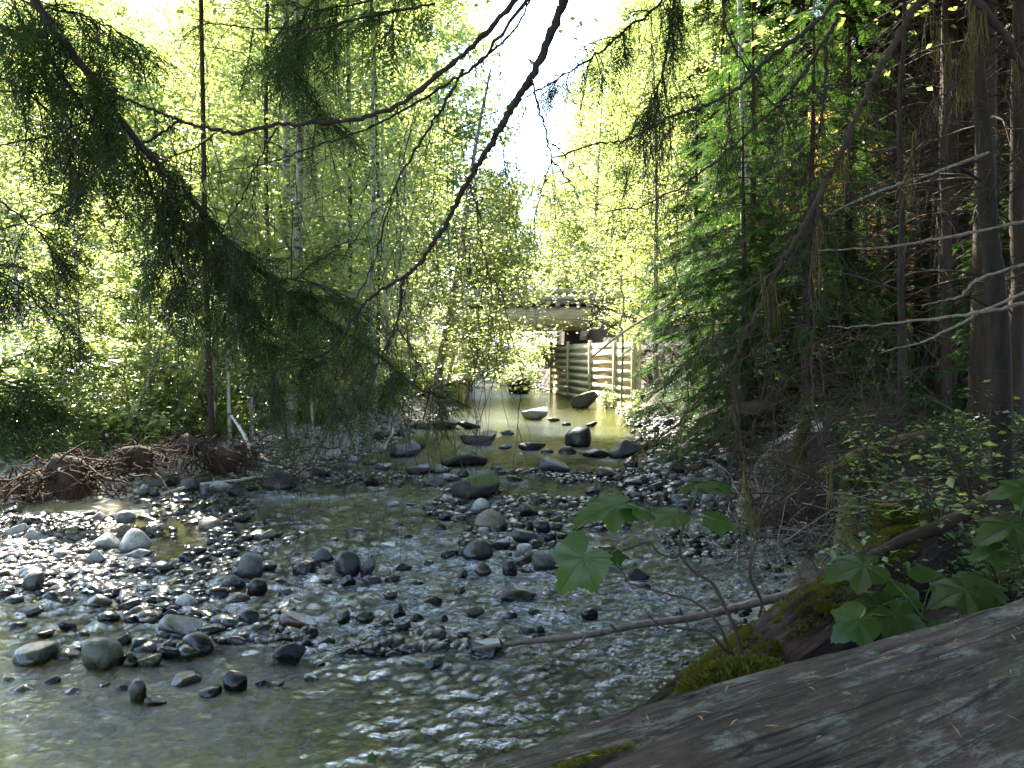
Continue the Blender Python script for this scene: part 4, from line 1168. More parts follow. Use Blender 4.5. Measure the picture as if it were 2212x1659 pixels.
def tp(px, py):
    g = G(px, py)
    for _ in range(5): g = G(px, py, tz(g.x, g.y))
    return g
for i, (px, py, r_, n, lb) in enumerate([(150, 1060, .75, 150, 'large tangled brown root wad with yellow moss at the left water edge'), (405, 975, .42, 80, 'upright dark fibrous root lump on the left gravel bank'),
                                         (478, 1015, .6, 130, 'root wad of sprawling rust brown roots under the slender curved stem'), (300, 1010, .5, 90, 'brown root lump with trailing fibres between the two larger left root wads'), (815, 950, .3, 60, 'small brown root snag on the gravel spit'), (60, 1075, .5, 90, 'low mossy root mass at the far left water edge')]):
    root_wad(tp(px, py), r_, n, lb, 60 + i)
root_wad(tp(1700, 1150), .62, 120, 'dark root mass overhanging the water below the right bank', 71, 'bark_brown')
root_wad(tp(1790, 1120), .55, 110, 'dark roots and hollow beside the mossy stump', 72, 'bark_brown')
lm('large left root wad', 150, 1040); lm('rust brown root wad', 478, 1000)
def stick(name, pts, w, m, label, cat='branch', grp=None):
    b = MB(); P = catmull(pts, 8); b.tube(P, w, 8, True, .05)
    o = b.build(name, M[m], None, True); tag(o, label, cat, grp); return o
def gp(px, py, dz=.03):
    g = tp(px, py); return Vector((g.x, g.y, g.z + dz))
stick('driftwood_branch', [gp(355, 1070), gp(420, 1058, .06), gp(500, 1050, .07), gp(575, 1035, .06)], [.02, .035, .03, .02], 'driftwood', 'pale driftwood branch lying along the left gravel edge')
stick('driftwood_branch', [gp(540, 1005, .02), A(532, 950, gp(540, 1005).y), A(500, 898, gp(540, 1005).y + .2)], [.03, .025, .015], 'driftwood', 'pale broken branch propped upright on the rust brown root wad')
stick('driftwood_branch', [gp(830, 975, .05), A(845, 940, gp(830, 975).y), A(850, 925, gp(830, 975).y + .1)], [.03, .03, .02], 'driftwood', 'short pale driftwood stick leaning at the tip of the gravel spit')
stick('driftwood_branch', [gp(560, 990, .05), gp(520, 985, .12), gp(450, 992, .1)], [.03, .03, .02], 'bark_brown', 'brown fallen branch lying across the rust brown root wad')
stick('fallen_log', [gp(1510, 912, .10), gp(1600, 905, .14), gp(1700, 900, .16)], [.13, .12, .11], 'bark_brown', 'brown fallen log at the head of the right gravel bar', 'log')
stick('fallen_log', [gp(1560, 1000, .06), gp(1660, 985, .14), gp(1760, 960, .2)], [.10, .10, .08], 'driftwood', 'bleached log half lit on the right bank above the gravel bar', 'log')
stick('dead_pole', [A(1280, 770, 20), A(1350, 715, 19), A(1440, 660, 18), A(1530, 605, 17)], [.03, .03, .02], 'driftwood', 'pale dead pole slanting up through the young hemlocks')

# ---------------------------------------------------------------- the two foreground logs
def log_obj(name, p0, p1, rads, m, label, sides=72, n=140, rough=.02, seed=1, groove=.012):
    p0, p1 = Vector(p0), Vector(p1); d = p1 - p0; L = d.length
    o_ = empty(name, p0); o_.rotation_euler = d.to_track_quat('X', 'Z').to_euler(); tag(o_, label, 'log')
    u = np.linspace(0, 1, n); a = np.linspace(0, 2 * np.pi, sides, endpoint=False)
    U, Aa = np.meshgrid(u, a, indexing='ij')
    R = np.interp(U, np.linspace(0, 1, len(rads)), rads)
    R = R * (1 + rough * 2 * fbm(U * L * 1.2, Aa * 1.6, seed, 3)) + groove * fbm(U * L * 1.5, np.cos(Aa) * 9 + np.sin(Aa) * 9, seed + 5, 4) + groove * .5 * fbm(U * L * 2.2, Aa * 12, seed + 9, 3)
    v = np.stack([U * L, R * np.cos(Aa), R * np.sin(Aa)], -1).reshape(-1, 3)
    i = np.arange(n - 1)[:, None] * sides; j = np.arange(sides)[None, :]; j2 = (j + 1) % sides
    f = np.stack([i + j, i + j2, i + sides + j2, i + sides + j], -1).reshape(-1, 4)
    b = MB(); b.add(v, f)
    for k in (0, n - 1):
        rv = np.vstack([v[k * sides:(k + 1) * sides], [[u[k] * L, 0, 0]]])
        b.add(rv, [[q, (q + 1) % sides, sides] if k else [(q + 1) % sides, q, sides] for q in range(sides)])
    b.build('log_body', M[m], o_, True)
    return o_, L, rads
dx, dy = .865, .502; nx, ny = -.502, .865
cx, cz = .886, .975
base = Vector((nx * cx, ny * cx, cz))
LOG1, L1, _ = log_obj('big_log', base + Vector((dx, dy, 0)) * -.9, base + Vector((dx, dy, 0)) * 5.6 + Vector((0, 0, .02)), [.42, .42, .425, .43, .43], 'big_log', 'big weathered grey-brown log filling the lower right corner', 160, 420, .02, 3, .028)
LOG2, L2, _ = log_obj('mossy_log', (.15, 2.55, .42), (3.1, 5.75, .62), [.10, .19, .22, .24, .25, .25], 'red_log', 'rotting log with mossy top lying behind the big weathered log', 60, 200, .05, 8, .05)
bpy.context.view_layer.update()

def tuft_proto(L, seed, n=5):
    r = np.random.default_rng(seed); V, Fc = [], []
    for k in range(n):
        d = np.array([r.normal() * .7, r.normal() * .7, 1.0]); d /= np.linalg.norm(d); l = L * r.uniform(.5, 1.1)
        s = np.cross(d, r.normal(size=3)); s = s / np.linalg.norm(s) * L * .11
        b0 = len(V); V += [-s, s, d * l * .6 + s * 1.1, d * l + np.array([d[0], d[1], -.5]) * l * .25]
        Fc.append([b0, b0 + 1, b0 + 2, b0 + 3])
    return np.array(V, np.float32), np.array(Fc)
def frames_up(n, r, s, tilt=.35):
    az = r.uniform(0, 6.28, n)
    z = np.column_stack([r.normal(size=(n, 2)) * tilt, np.ones(n)]); z /= np.linalg.norm(z, axis=1)[:, None]
    x = np.column_stack([np.cos(az), np.sin(az), np.zeros(n)]); x -= (x * z).sum(1)[:, None] * z; x /= np.linalg.norm(x, axis=1)[:, None]
    y = np.cross(z, x)
    return np.stack([x, y, z], -1) * (s * r.uniform(.6, 1.3, n))[:, None, None]
def log_moss(root, L, rads, u0, u1, a0, a1, n, size, m, seed, thr=-.05, name='moss', fq=3.0):
    """moss growing on the upper side of a log, in the log's own frame"""
    r = np.random.default_rng(seed)
    u = r.uniform(u0, u1, n); a = r.uniform(a0, a1, n)
    keep = fbm(u * L * fq, a * 2.5, seed, 4) > thr
    u, a = u[keep], a[keep]
    R = np.interp(u, np.linspace(0, 1, len(rads)), rads) * 1.0
    pos = np.column_stack([u * L, R * np.cos(a), R * np.sin(a)])
    nrm = np.column_stack([np.zeros(len(u)), np.cos(a), np.sin(a)])
    F_ = frames_up(len(u), r, size, .5)
    # turn tufts so that their axis follows the log's surface
    z = nrm + r.normal(size=nrm.shape) * .35; z /= np.linalg.norm(z, axis=1)[:, None]
    x = np.cross([1, 0, 0.3], z); x /= np.linalg.norm(x, axis=1)[:, None]; y = np.cross(z, x)
    F_ = np.stack([x, y, z], -1) * (size * r.uniform(.6, 1.3, len(u)))[:, None, None]
    b = MB()
    for q in range(3): b.scatter(tuft_proto(1.0, seed + q), (F_[q::3], pos[q::3]))
    return b.build(name, M[m], root)
log_moss(LOG2, L2, [.10, .19, .22, .24, .25, .25], .22, 1.0, .95, 2.2, 30000, .020, 'moss_yellow', 4, .0)
log_moss(LOG2, L2, [.10, .19, .22, .24, .25, .25], .02, 1.0, .2, 3.0, 9000, .018, 'moss', 5, .10)
log_moss(LOG1, L1, [.42] * 3, .145, .28, .95, 1.45, 9000, .010, 'moss', 6, .10, fq=2.2)
log_moss(LOG1, L1, [.42] * 3, .12, .85, .8, 2.2, 5000, .005, 'moss', 7, .34)
# fallen needles and scraps on the big log
r = np.random.default_rng(5)
def scraps(n, L_, w_, m, seed, label, name='fallen_needles'):
    r = np.random.default_rng(seed)
    b = MB()
    for i in range(n):
        u = r.uniform(.1, .75); a = r.uniform(.7, 2.0)
        R = .425
        P = np.array([u * L1, R * math.cos(a), R * math.sin(a)])
        nn = np.array([0, math.cos(a), math.sin(a)]); t = np.array([0, -math.sin(a), math.cos(a)])
        an = r.uniform(0, 6.28); d = np.array([1, 0, 0]) * math.cos(an) + t * math.sin(an); s = np.cross(d, nn)
        l = L_ * r.uniform(.5, 1.2); P = P + nn * .006
        b.add([P - d * l / 2, P - s * w_ + nn * .003, P + d * l / 2 + nn * r.uniform(0, .008), P + s * w_ + nn * .003], [[0, 1, 2, 3]])
    o = b.build(name, M[m]); o.matrix_world = LOG1.matrix_world.copy(); tag(o, label=label, kind='stuff')
def flat(name, c):
    m, n, out = mat(name); p = N(n, 'ShaderNodeBsdfPrincipled', Roughness=.7); 
    g = n.nodes.new('ShaderNodeNewGeometry'); rr_ = ramp(n, g.outputs['Random Per Island'], [(0, tuple(x * .5 for x in c)), (1, tuple(min(1, x * 1.5) for x in c))]); n.links.new(rr_.outputs[0], p.inputs['Base Color'])
    n.links.new(p.outputs[0], out.inputs[0]); M[name] = m
flat('dry_needle', (.30, .20, .05)); flat('rust_needle', (.22, .08, .03)); flat('bark_crumb', (.03, .02, .015))
scraps(150, .030, .0020, 'dry_needle', 1, 'yellow fallen needles scattered over the big log')
scraps(150, .020, .0018, 'rust_needle', 2, 'rusty needle scraps scattered over the big log')
scraps(260, .008, .002, 'bark_crumb', 3, 'dark bark crumbs scattered over the big log', 'bark_litter')

# moss cushion between the two logs
def moss_cushion(pos, rx, ry, rz, n, size, m, label, seed, rot=0):
    r = np.random.default_rng(seed)
    root = empty('moss_clump', pos); root.rotation_euler.z = rot; tag(root, label, 'moss')
    b = MB(); v, f = rock_shape('round', seed, ICO2); b.add(v * [rx * .9, ry * .9, rz * .85], f); b.build('moss_base', M['mossy_wood'], root, True)
    d = r.normal(size=(n, 3)); d[:, 2] = np.abs(d[:, 2]); d /= np.linalg.norm(d, axis=1)[:, None]
    pos_ = d * [rx, ry, rz]; z = d + r.normal(size=d.shape) * .4; z /= np.linalg.norm(z, axis=1)[:, None]
    x = np.cross([.3, 1, .2], z); x /= np.linalg.norm(x, axis=1)[:, None]; y = np.cross(z, x)
    F_ = np.stack([x, y, z], -1) * (size * r.uniform(.5, 1.3, n))[:, None, None]
    b = MB()
    for q in range(3): b.scatter(tuft_proto(1.0, seed + q), (F_[q::3], pos_[q::3]))
    b.build('moss_fronds', M[m], root)
moss_cushion(A(1590, 1480, 1.86), .15, .075, .036, 5200, .022, 'moss_yellow', 'thick golden-green moss cushion on the far edge of the big log', 9, .55)
lm('golden moss cushion', 1590, 1455)
# the rooty hollow, stumps and mossy snags of the right bank
def stump(px, py, y, w_, h_, label, m='mossy_wood', lean=0.0, seed=1, name='mossy_stump'):
    p = A(px, py, y); root = empty(name, p); tag(root, label, 'stump')
    b = MB(); b.tube([(0, 0, -.5), (0, 0, 0), (lean * .5, 0, h_ * .5), (lean, 0, h_)], [w_ * 1.5, w_, w_ * .85, w_ * .7], 18, True, .06); b.build('stump_body', M['mossy_wood'], root, True)
    r = np.random.default_rng(seed); n = 2600
    a = r.uniform(0, 6.28, n); z = r.uniform(-.2, 1, n) * h_
    pos = np.column_stack([w_ * np.cos(a) * (1 - .25 * z / h_) + lean * z / h_, w_ * np.sin(a), z])
    b = MB(); b.scatter(tuft_proto(1.0, seed), (frames_up(n, r, .025, .9), pos)); b.build('moss', M['moss'], root)
stump(1922, 1185, 5.4, .11, .30, 'moss-covered stump beside the dark root hollow on the right bank', seed=3)
lm('mossy stump', 1922, 1130)
stump(1728, 985, 8.6, .06, .42, 'narrow moss-coated snag leaning slightly, among dead twigs on the right bank', lean=.06, seed=4, name='mossy_snag')
stump(1845, 1062, 6.6, .10, .10, 'low mossy stump end among green leaves on the right bank', seed=5)
stick('mossy_branch', [A(1770, 1030, 7.2), A(1850, 985, 7.0), A(1930, 955, 7.2), A(2010, 935, 7.4)], [.05, .06, .05, .04], 'mossy_wood', 'moss-spotted fallen branch arching on the right bank')
stick('fallen_pole', [A(1880, 1205, 4.6), A(1960, 1165, 4.5), A(2060, 1125, 4.5), (A(2150, 1075, 4.6)), A(2240, 1040, 4.8)], [.035, .04, .045, .05], 'bark_brown', 'dark fallen pole lying on the right bank above the broad leaves')
# long peeled branch over the water
PB = [A(1022, 1402, 5.15), A(1120, 1388, 5.05), A(1250, 1375, 4.95), A(1380, 1350, 4.85), A(1500, 1333, 4.8), A(1620, 1305, 4.75), A(1700, 1285, 4.7), A(1765, 1262, 4.65), A(1850, 1222, 4.6)]
pb = empty('peeled_branch', PB[0]); tag(pb, 'long peeled branch reaching from the right bank low over the water', 'branch')
b = MB(); b.tube(catmull([p - PB[0] for p in PB], 10), [.012, .018, .022, .025, .028, .031], 12, True, .035); b.build('branch_stem', M['stick'], pb, True)
for px, py, ex, ey in [(1265, 1374, 1250, 1395), (1478, 1337, 1492, 1362), (1475, 1335, 1468, 1312), (1640, 1298, 1655, 1322), (1085, 1392, 1078, 1378), (1330, 1362, 1318, 1348)]:
    b = MB(); q = A(px, py, 4.87); e = A(ex, ey, 4.8); b.tube([q - PB[0], (q + e) / 2 - PB[0], e - PB[0]], [.010, .004], 6, True); b.build('side_stub', M['stick'], pb, True)
lm('long peeled branch', 1400, 1345)

# tangles of dead twigs on the right bank
def tangle(name, px0, px1, py0, py1, y0, y1, n, m, label, seed, L=.9, w_=.005, vert=.0):
    r = np.random.default_rng(seed); b = MB()
    for i in range(n):
        t = r.uniform(); y = y0 + (y1 - y0) * r.uniform()
        p = np.array(A(px0 + (px1 - px0) * r.uniform(), py0 + (py1 - py0) * r.uniform(), y))
        d = r.normal(size=3) * [1, .8, .55]; d[2] -= vert; d /= np.linalg.norm(d); l = L * r.uniform(.35, 1.2)
        q = [p]
        for k in range(4):
            d = d + r.normal(size=3) * .28; d /= np.linalg.norm(d); q.append(q[-1] + d * l / 4)
        P = catmull(q, 3); b.tube(P, [w_ * r.uniform(.6, 1.6), .0015], 4, False)
        for j in range(3):
            s = P[r.integers(2, len(P))]; e = s + r.normal(size=3) * l * .16
            b.tube([s, (s + e) / 2 + r.normal(size=3) * .01, e], [w_ * .5, .001], 3, False)
    tag(b.build(name, M[m]), label=label, kind='stuff')
tangle('dead_twigs', 1560, 1960, 940, 1200, 6.0, 9.5, 330, 'twig_brown', 'tangle of brown dead twigs over the right water edge', 1)
tangle('dead_twigs', 1520, 1880, 1050, 1240, 5.0, 7.0, 60, 'twig_pale', 'pale dead twigs bristling from the right bank', 2)
tangle('dead_twigs', 1650, 2000, 700, 1000, 7.0, 10.0, 220, 'twig_brown', 'mass of hanging dead twigs below the right hemlock boughs', 3, 1.0, .005, .6)
tangle('dead_twigs', 1700, 2212, 880, 1120, 5.5, 9.5, 150, 'twig_brown', 'fallen dead twigs over the right forest floor', 4, 1.0)
tangle('dead_twigs', 40, 660, 950, 1060, 11, 14, 260, 'twig_brown', 'brown twigs and roots along the left gravel bank', 5, .8, .008)
tangle('dead_twigs', 1650, 2212, 60, 480, 6.5, 10, 150, 'twig_brown', 'dead hemlock twigs hanging in the upper right', 6, 1.0, .004, .8)

# ---------------------------------------------------------------- broad lobed leaves
def palmate(size, lobes, seed, fold=.05, wid=26):
    """lobed blade with toothed edge; the stalk joins at the notch; tip points to +Y"""
    r = np.random.default_rng(seed)
    n = 150
    th = np.linspace(-math.pi, math.pi, n, endpoint=False)
    angs = np.linspace(-118, 118, lobes) if lobes > 3 else np.array([-62, 0, 62])
    lens = 1 - .30 * (np.abs(angs) / 118) ** 1.1 + r.normal(size=lobes) * .03
    base = .66 * (1 - .45 * sstep(2.2, 3.1, np.abs(th)))
    rad_ = base.copy()
    for a, l in zip(np.radians(angs), lens):
        d = np.abs(np.angle(np.exp(1j * (th - a))))
        rad_ = np.maximum(rad_, l * np.clip(1 - d / math.radians(wid * 2.3), 0, 1) ** .75 * (1 - .0 * d))
    rad_ *= 1 + .035 * np.abs((np.arange(n) % 4) - 2) / 2 * np.sign(np.sin(th * 40 + .5)) + .03 * r.normal(size=n)
    rad_ *= 1 - .80 * np.exp(-((math.pi - np.abs(th)) / .22) ** 2)
    rings = [.0, .25, .5, .75, .9, 1.0]
    V = [[0, 0, 0]]
    for q in rings[1:]:
        for k in range(n):
            R = rad_[k] * q
            dv = min(abs(math.degrees(th[k]) - a) for a in angs)
            x, y = R * math.sin(th[k]), R * math.cos(th[k])
            z = fold * q * min(dv, 22) / 22 * .9 - .26 * R * R - .10 * max(0, y) ** 2 + .02 * math.sin(9 * x + seed) * q
            V.append([x, y, z])
    V = np.array(V) * size
    b = MB()
    f3 = [[0, 1 + (k + 1) % n, 1 + k] for k in range(n)]
    f4 = []
    for q in range(len(rings) - 2):
        for k in range(n):
            a0 = 1 + q * n + k; a1 = 1 + q * n + (k + 1) % n
            f4.append([a0, a1, a1 + n, a0 + n])
    b.v.append(V.astype(np.float32)); b.f3.append(np.array(f3)); b.f4.append(np.array(f4)); b.n = len(V)
    vb = MB()
    for a, l in zip(np.radians(angs), lens):
        pts = []
        for t in np.linspace(0, .92, 8):
            R = l * t; x, y = R * math.sin(a), R * math.cos(a)
            pts.append(np.array([x, y, -.26 * R * R - .10 * max(0, y) ** 2 + .02 * math.sin(9 * x + seed) * t + .004]) * size)
        vb.tube(pts, [.010 * size, .004 * size], 4, False)
        for t in np.linspace(.2, .8, 6):
            for s in (-1, 1):
                R = l * t; p = np.array([R * math.sin(a), R * math.cos(a)])
                e = p + .17 * (1 - t * .6) * np.array([math.sin(a + s * .75), math.cos(a + s * .75)])
                def zz(q, k): rr_ = math.hypot(*q); return -.26 * rr_ * rr_ - .10 * max(0, q[1]) ** 2 + .02 * math.sin(9 * q[0] + seed) * rr_ / .9 + .004 + k
                vb.tube([np.array([p[0], p[1], zz(p, 0)]) * size, np.array([e[0], e[1], zz(e, fold * .55)]) * size], [.004 * size, .002 * size], 3, False)
    return b, vb
M['vein'] = leaf_mat('vein', (.05, .11, .03), (.055, .12, .035), (.06, .13, .04), (.10, .20, .04), .02, .3)
def leaf_at(parent, org, pos, size, tip, nrm, lobes, seed, name='leaf', wid=26, m='big_leaf', label=None):
    size = size * .62
    b, vb = palmate(size, lobes, seed, wid=wid)
    y = Vector(tip).normalized(); z = Vector(nrm); z = (z - z.dot(y) * y).normalized(); x = y.cross(z)
    R = Matrix((x, y, z)).transposed().to_4x4()
    o = b.build(name, M[m], parent, True); o.matrix_local = Matrix.Translation(Vector(pos) - Vector(org)) @ R
    if label: o['label'] = label
    v = vb.build('veins', M['vein'], o)
    return o
def leafy_plant(name, base, label, stems, leaves, m_stem='twig_brown', w_=.006):
    root = empty(name, base); tag(root, label, 'plant')
    b = MB()
    for st in stems:
        b.tube(catmull([Vector(p) - base for p in st[0]], 6), st[1], 6, True, .05)
    b.build('stem', M[m_stem], root, True)
    for i, (pos, size, tip, nrm, lobes, wid, pet) in enumerate(leaves):
        leaf_at(root, base, pos, size, tip, nrm, lobes, 11 + i * 3, wid=wid)
        pb_ = MB(); q = Vector(pet); mid = (Vector(pos) + q) / 2 + Vector((0, 0, .01))
        pb_.tube(catmull([q - base, mid - base, Vector(pos) - base], 4), [.0022, .0016], 5, False); pb_.build('leaf_stalk', M['vein'], root)
    return root
Y1 = 2.25
b0 = A(1605, 1432, 2.0)
leafy_plant('broad_leaved_plant', b0, 'bare-stemmed plant with large lobed leaves growing from the golden moss cushion over the water',
    [([b0, A(1592, 1370, 2.05), A(1565, 1310, 2.1), A(1540, 1262, 2.15), A(1500, 1235, 2.2), A(1470, 1195, 2.2), A(1478, 1130, 2.22), A(1500, 1080, 2.25)], [.006, .005, .0045, .003]),
     ([A(1470, 1195, 2.2), A(1452, 1205, 2.2), A(1420, 1192, 2.2), A(1400, 1172, 2.2), A(1345, 1190, 2.2)], [.0035, .0025]),
     ([b0, A(1575, 1400, 2.0), A(1550, 1345, 2.02), A(1500, 1300, 2.1), A(1430, 1280, 2.15), A(1360, 1262, 2.2)], [.005, .002]),
     ([b0, A(1570, 1408, 2.0), A(1530, 1368, 2.0), A(1480, 1358, 2.05), A(1430, 1352, 2.1), A(1400, 1330, 2.1)], [.005, .002]),
     ([A(1630, 1180, 2.4), A(1620, 1240, 2.3), A(1645, 1300, 2.3), A(1640, 1330, 2.25)], [.006, .004]),
     ([A(1345, 1190, 2.2), A(1325, 1215, 2.2), A(1340, 1230, 2.2), A(1370, 1275, 2.2)], [.002, .0015])],
    [(A(1330, 1092, Y1), .21, (-1, -.30, -.10), (-.05, -.30, 1), 3, 30, A(1400, 1105, 2.2)),
     (A(1375, 1100, 2.2), .14, (.7, .6, -.05), (.1, -.25, 1), 3, 30, A(1470, 1130, 2.2)),
     (A(1530, 1042, 2.3), .15, (1, .15, -.02), (0, -.16, 1), 3, 28, A(1500, 1080, 2.25)),
     (A(1520, 1042, 2.3), .13, (-1, .1, -.14), (0, -.20, 1), 3, 28, A(1500, 1080, 2.25)),
     (A(1545, 1122, 2.15), .115, (.9, -.25, -.20), (.1, -.45, 1), 3, 32, A(1480, 1120, 2.2)),
     (A(1455, 1112, 2.15), .12, (-.75, -.35, -.18), (-.1, -.4, 1), 3, 30, A(1480, 1120, 2.2)),
     (A(1258, 1205, 2.1), .185, (-.72, -.15, -.85), (-.25, -1, .55), 3, 30, A(1345, 1192, 2.2)),
     (A(1318, 1198, 2.15), .10, (.95, .1, .02), (.0, -.4, 1), 3, 18, A(1345, 1192, 2.2))])
lm('large hanging lobed leaf', 1225, 1245)
b1 = A(2040, 1420, 2.35)
leafy_plant('broad_leaved_plant', b1, 'cluster of large lobed green leaves rising behind the big log at right',
    [([b1, A(1990, 1330, 2.35), A(1930, 1260, 2.4), A(1880, 1225, 2.45)], [.004, .002]), ([b1, A(2000, 1340, 2.3), A(1900, 1330, 2.2), A(1850, 1338, 2.15)], [.004, .002]), ([b1, A(2060, 1350, 2.4), A(2090, 1290, 2.4)], [.004, .002])],
    [(A(1868, 1222, 2.4), .20, (-1, .05, -.12), (-.1, -.35, 1), 5, 32, A(1930, 1260, 2.4)),
     (A(1855, 1340, 2.15), .15, (-.85, -.2, -.42), (-.3, -.8, .9), 3, 32, A(1900, 1330, 2.2)),
     (A(1900, 1310, 2.35), .15, (-.9, .3, .02), (-.1, -.75, 1), 3, 28, A(1960, 1300, 2.35)),
     (A(1950, 1285, 2.4), .13, (.85, .4, .25), (-.1, -.9, 1), 3, 28, A(1960, 1300, 2.35)),
     (A(1935, 1335, 2.2), .16, (.3, -.5, -.45), (.0, -.9, .8), 5, 32, A(1930, 1312, 2.25)),
     (A(2015, 1255, 2.5), .17, (.7, .5, .22), (-.2, -1, .9), 3, 27, A(1990, 1330, 2.35)),
     (A(2085, 1275, 2.35), .19, (-.95, -.1, -.15), (-.05, -.35, 1), 5, 30, A(2090, 1310, 2.35)),
     (A(2110, 1262, 2.4), .17, (.95, .3, .15), (-.1, -.35, 1), 5, 30, A(2090, 1310, 2.35)),
     (A(2040, 1370, 2.2), .12, (.9, .1, -.1), (0, -.8, 1), 5, 28, A(2020, 1370, 2.2)),
     (A(2150, 1315, 2.3), .12, (-.7, -.2, -.1), (0, -.8, 1), 5, 28, A(2150, 1350, 2.3))], 'vein')
b2 = A(2230, 1300, 3.2)
leafy_plant('broad_leaved_plant', b2, 'large lobed leaves at the right picture edge above the dark pole',
    [([b2, A(2200, 1200, 3.1), A(2190, 1140, 3.0)], [.004, .002])],
    [(A(2190, 1135, 2.9), .24, (-1, -.2, -.12), (-.1, -.35, 1), 5, 30, A(2200, 1180, 3.0)), (A(2195, 1145, 2.9), .2, (.8, -.5, -.2), (.1, -.7, 1), 5, 26, A(2200, 1180, 3.0)),
     (A(2150, 1190, 2.9), .15, (-.9, -.1, -.1), (0, -.6, 1), 3, 26, A(2200, 1200, 3.0)), (A(2215, 1060, 3.2), .22, (-1, .1, .0), (0, -.5, 1), 3, 20, A(2200, 1140, 3.0))], 'vein')
# brighter small leaves of the middle right bank
for i, (px, py, y, s) in enumerate([(1900, 945, 6.6, 1.0), (1880, 965, 6.4, .8), (1990, 1000, 6.0, 1.0), (2050, 960, 6.4, .9), (1960, 1050, 5.2, .8), (2100, 1020, 5.4, 1.0), (1860, 1060, 5.6, .6), (2140, 1110, 4.4, .7), (2030, 1090, 4.6, .7), (2160, 900, 7, 1)]):
    p = A(px, py + 40, y)
    PROTO.setdefault('berry%d' % (i % 3), shrub(430 + i % 3, .45, .32, 70, .07, 'alder_leaf', .85, 6))
    put_shrub('berry_bush', 'berry%d' % (i % 3), p.x, p.y, s, 'thin-stemmed bush with bright green oval leaves', 'bright leafy bushes of the right bank', z=p.z - .1)
# sprig at the bottom edge
b3 = A(790, 1700, 2.6)
leafy_plant('sprig', b3, 'small green leafy sprig poking up at the bottom picture edge', [([b3, A(812, 1640, 2.6)], [.002, .001])],
    [(A(560, 1668, 2.6), .05, (.8, 0, .2), (0, -.6, 1), 3, 30, b3), (A(800, 1638, 2.6), .04, (.9, 0, .3), (0, -.8, 1), 3, 30, A(812, 1650, 2.6))], 'vein')

# ---------------------------------------------------------------- overhanging branches near the viewpoint
FS = [spray_proto(.20, 11, .075, .0038, 901, .35), spray_proto(.26, 13, .09, .0042, 902, .3), spray_proto(.15, 9, .055, .0034, 903, .4)]

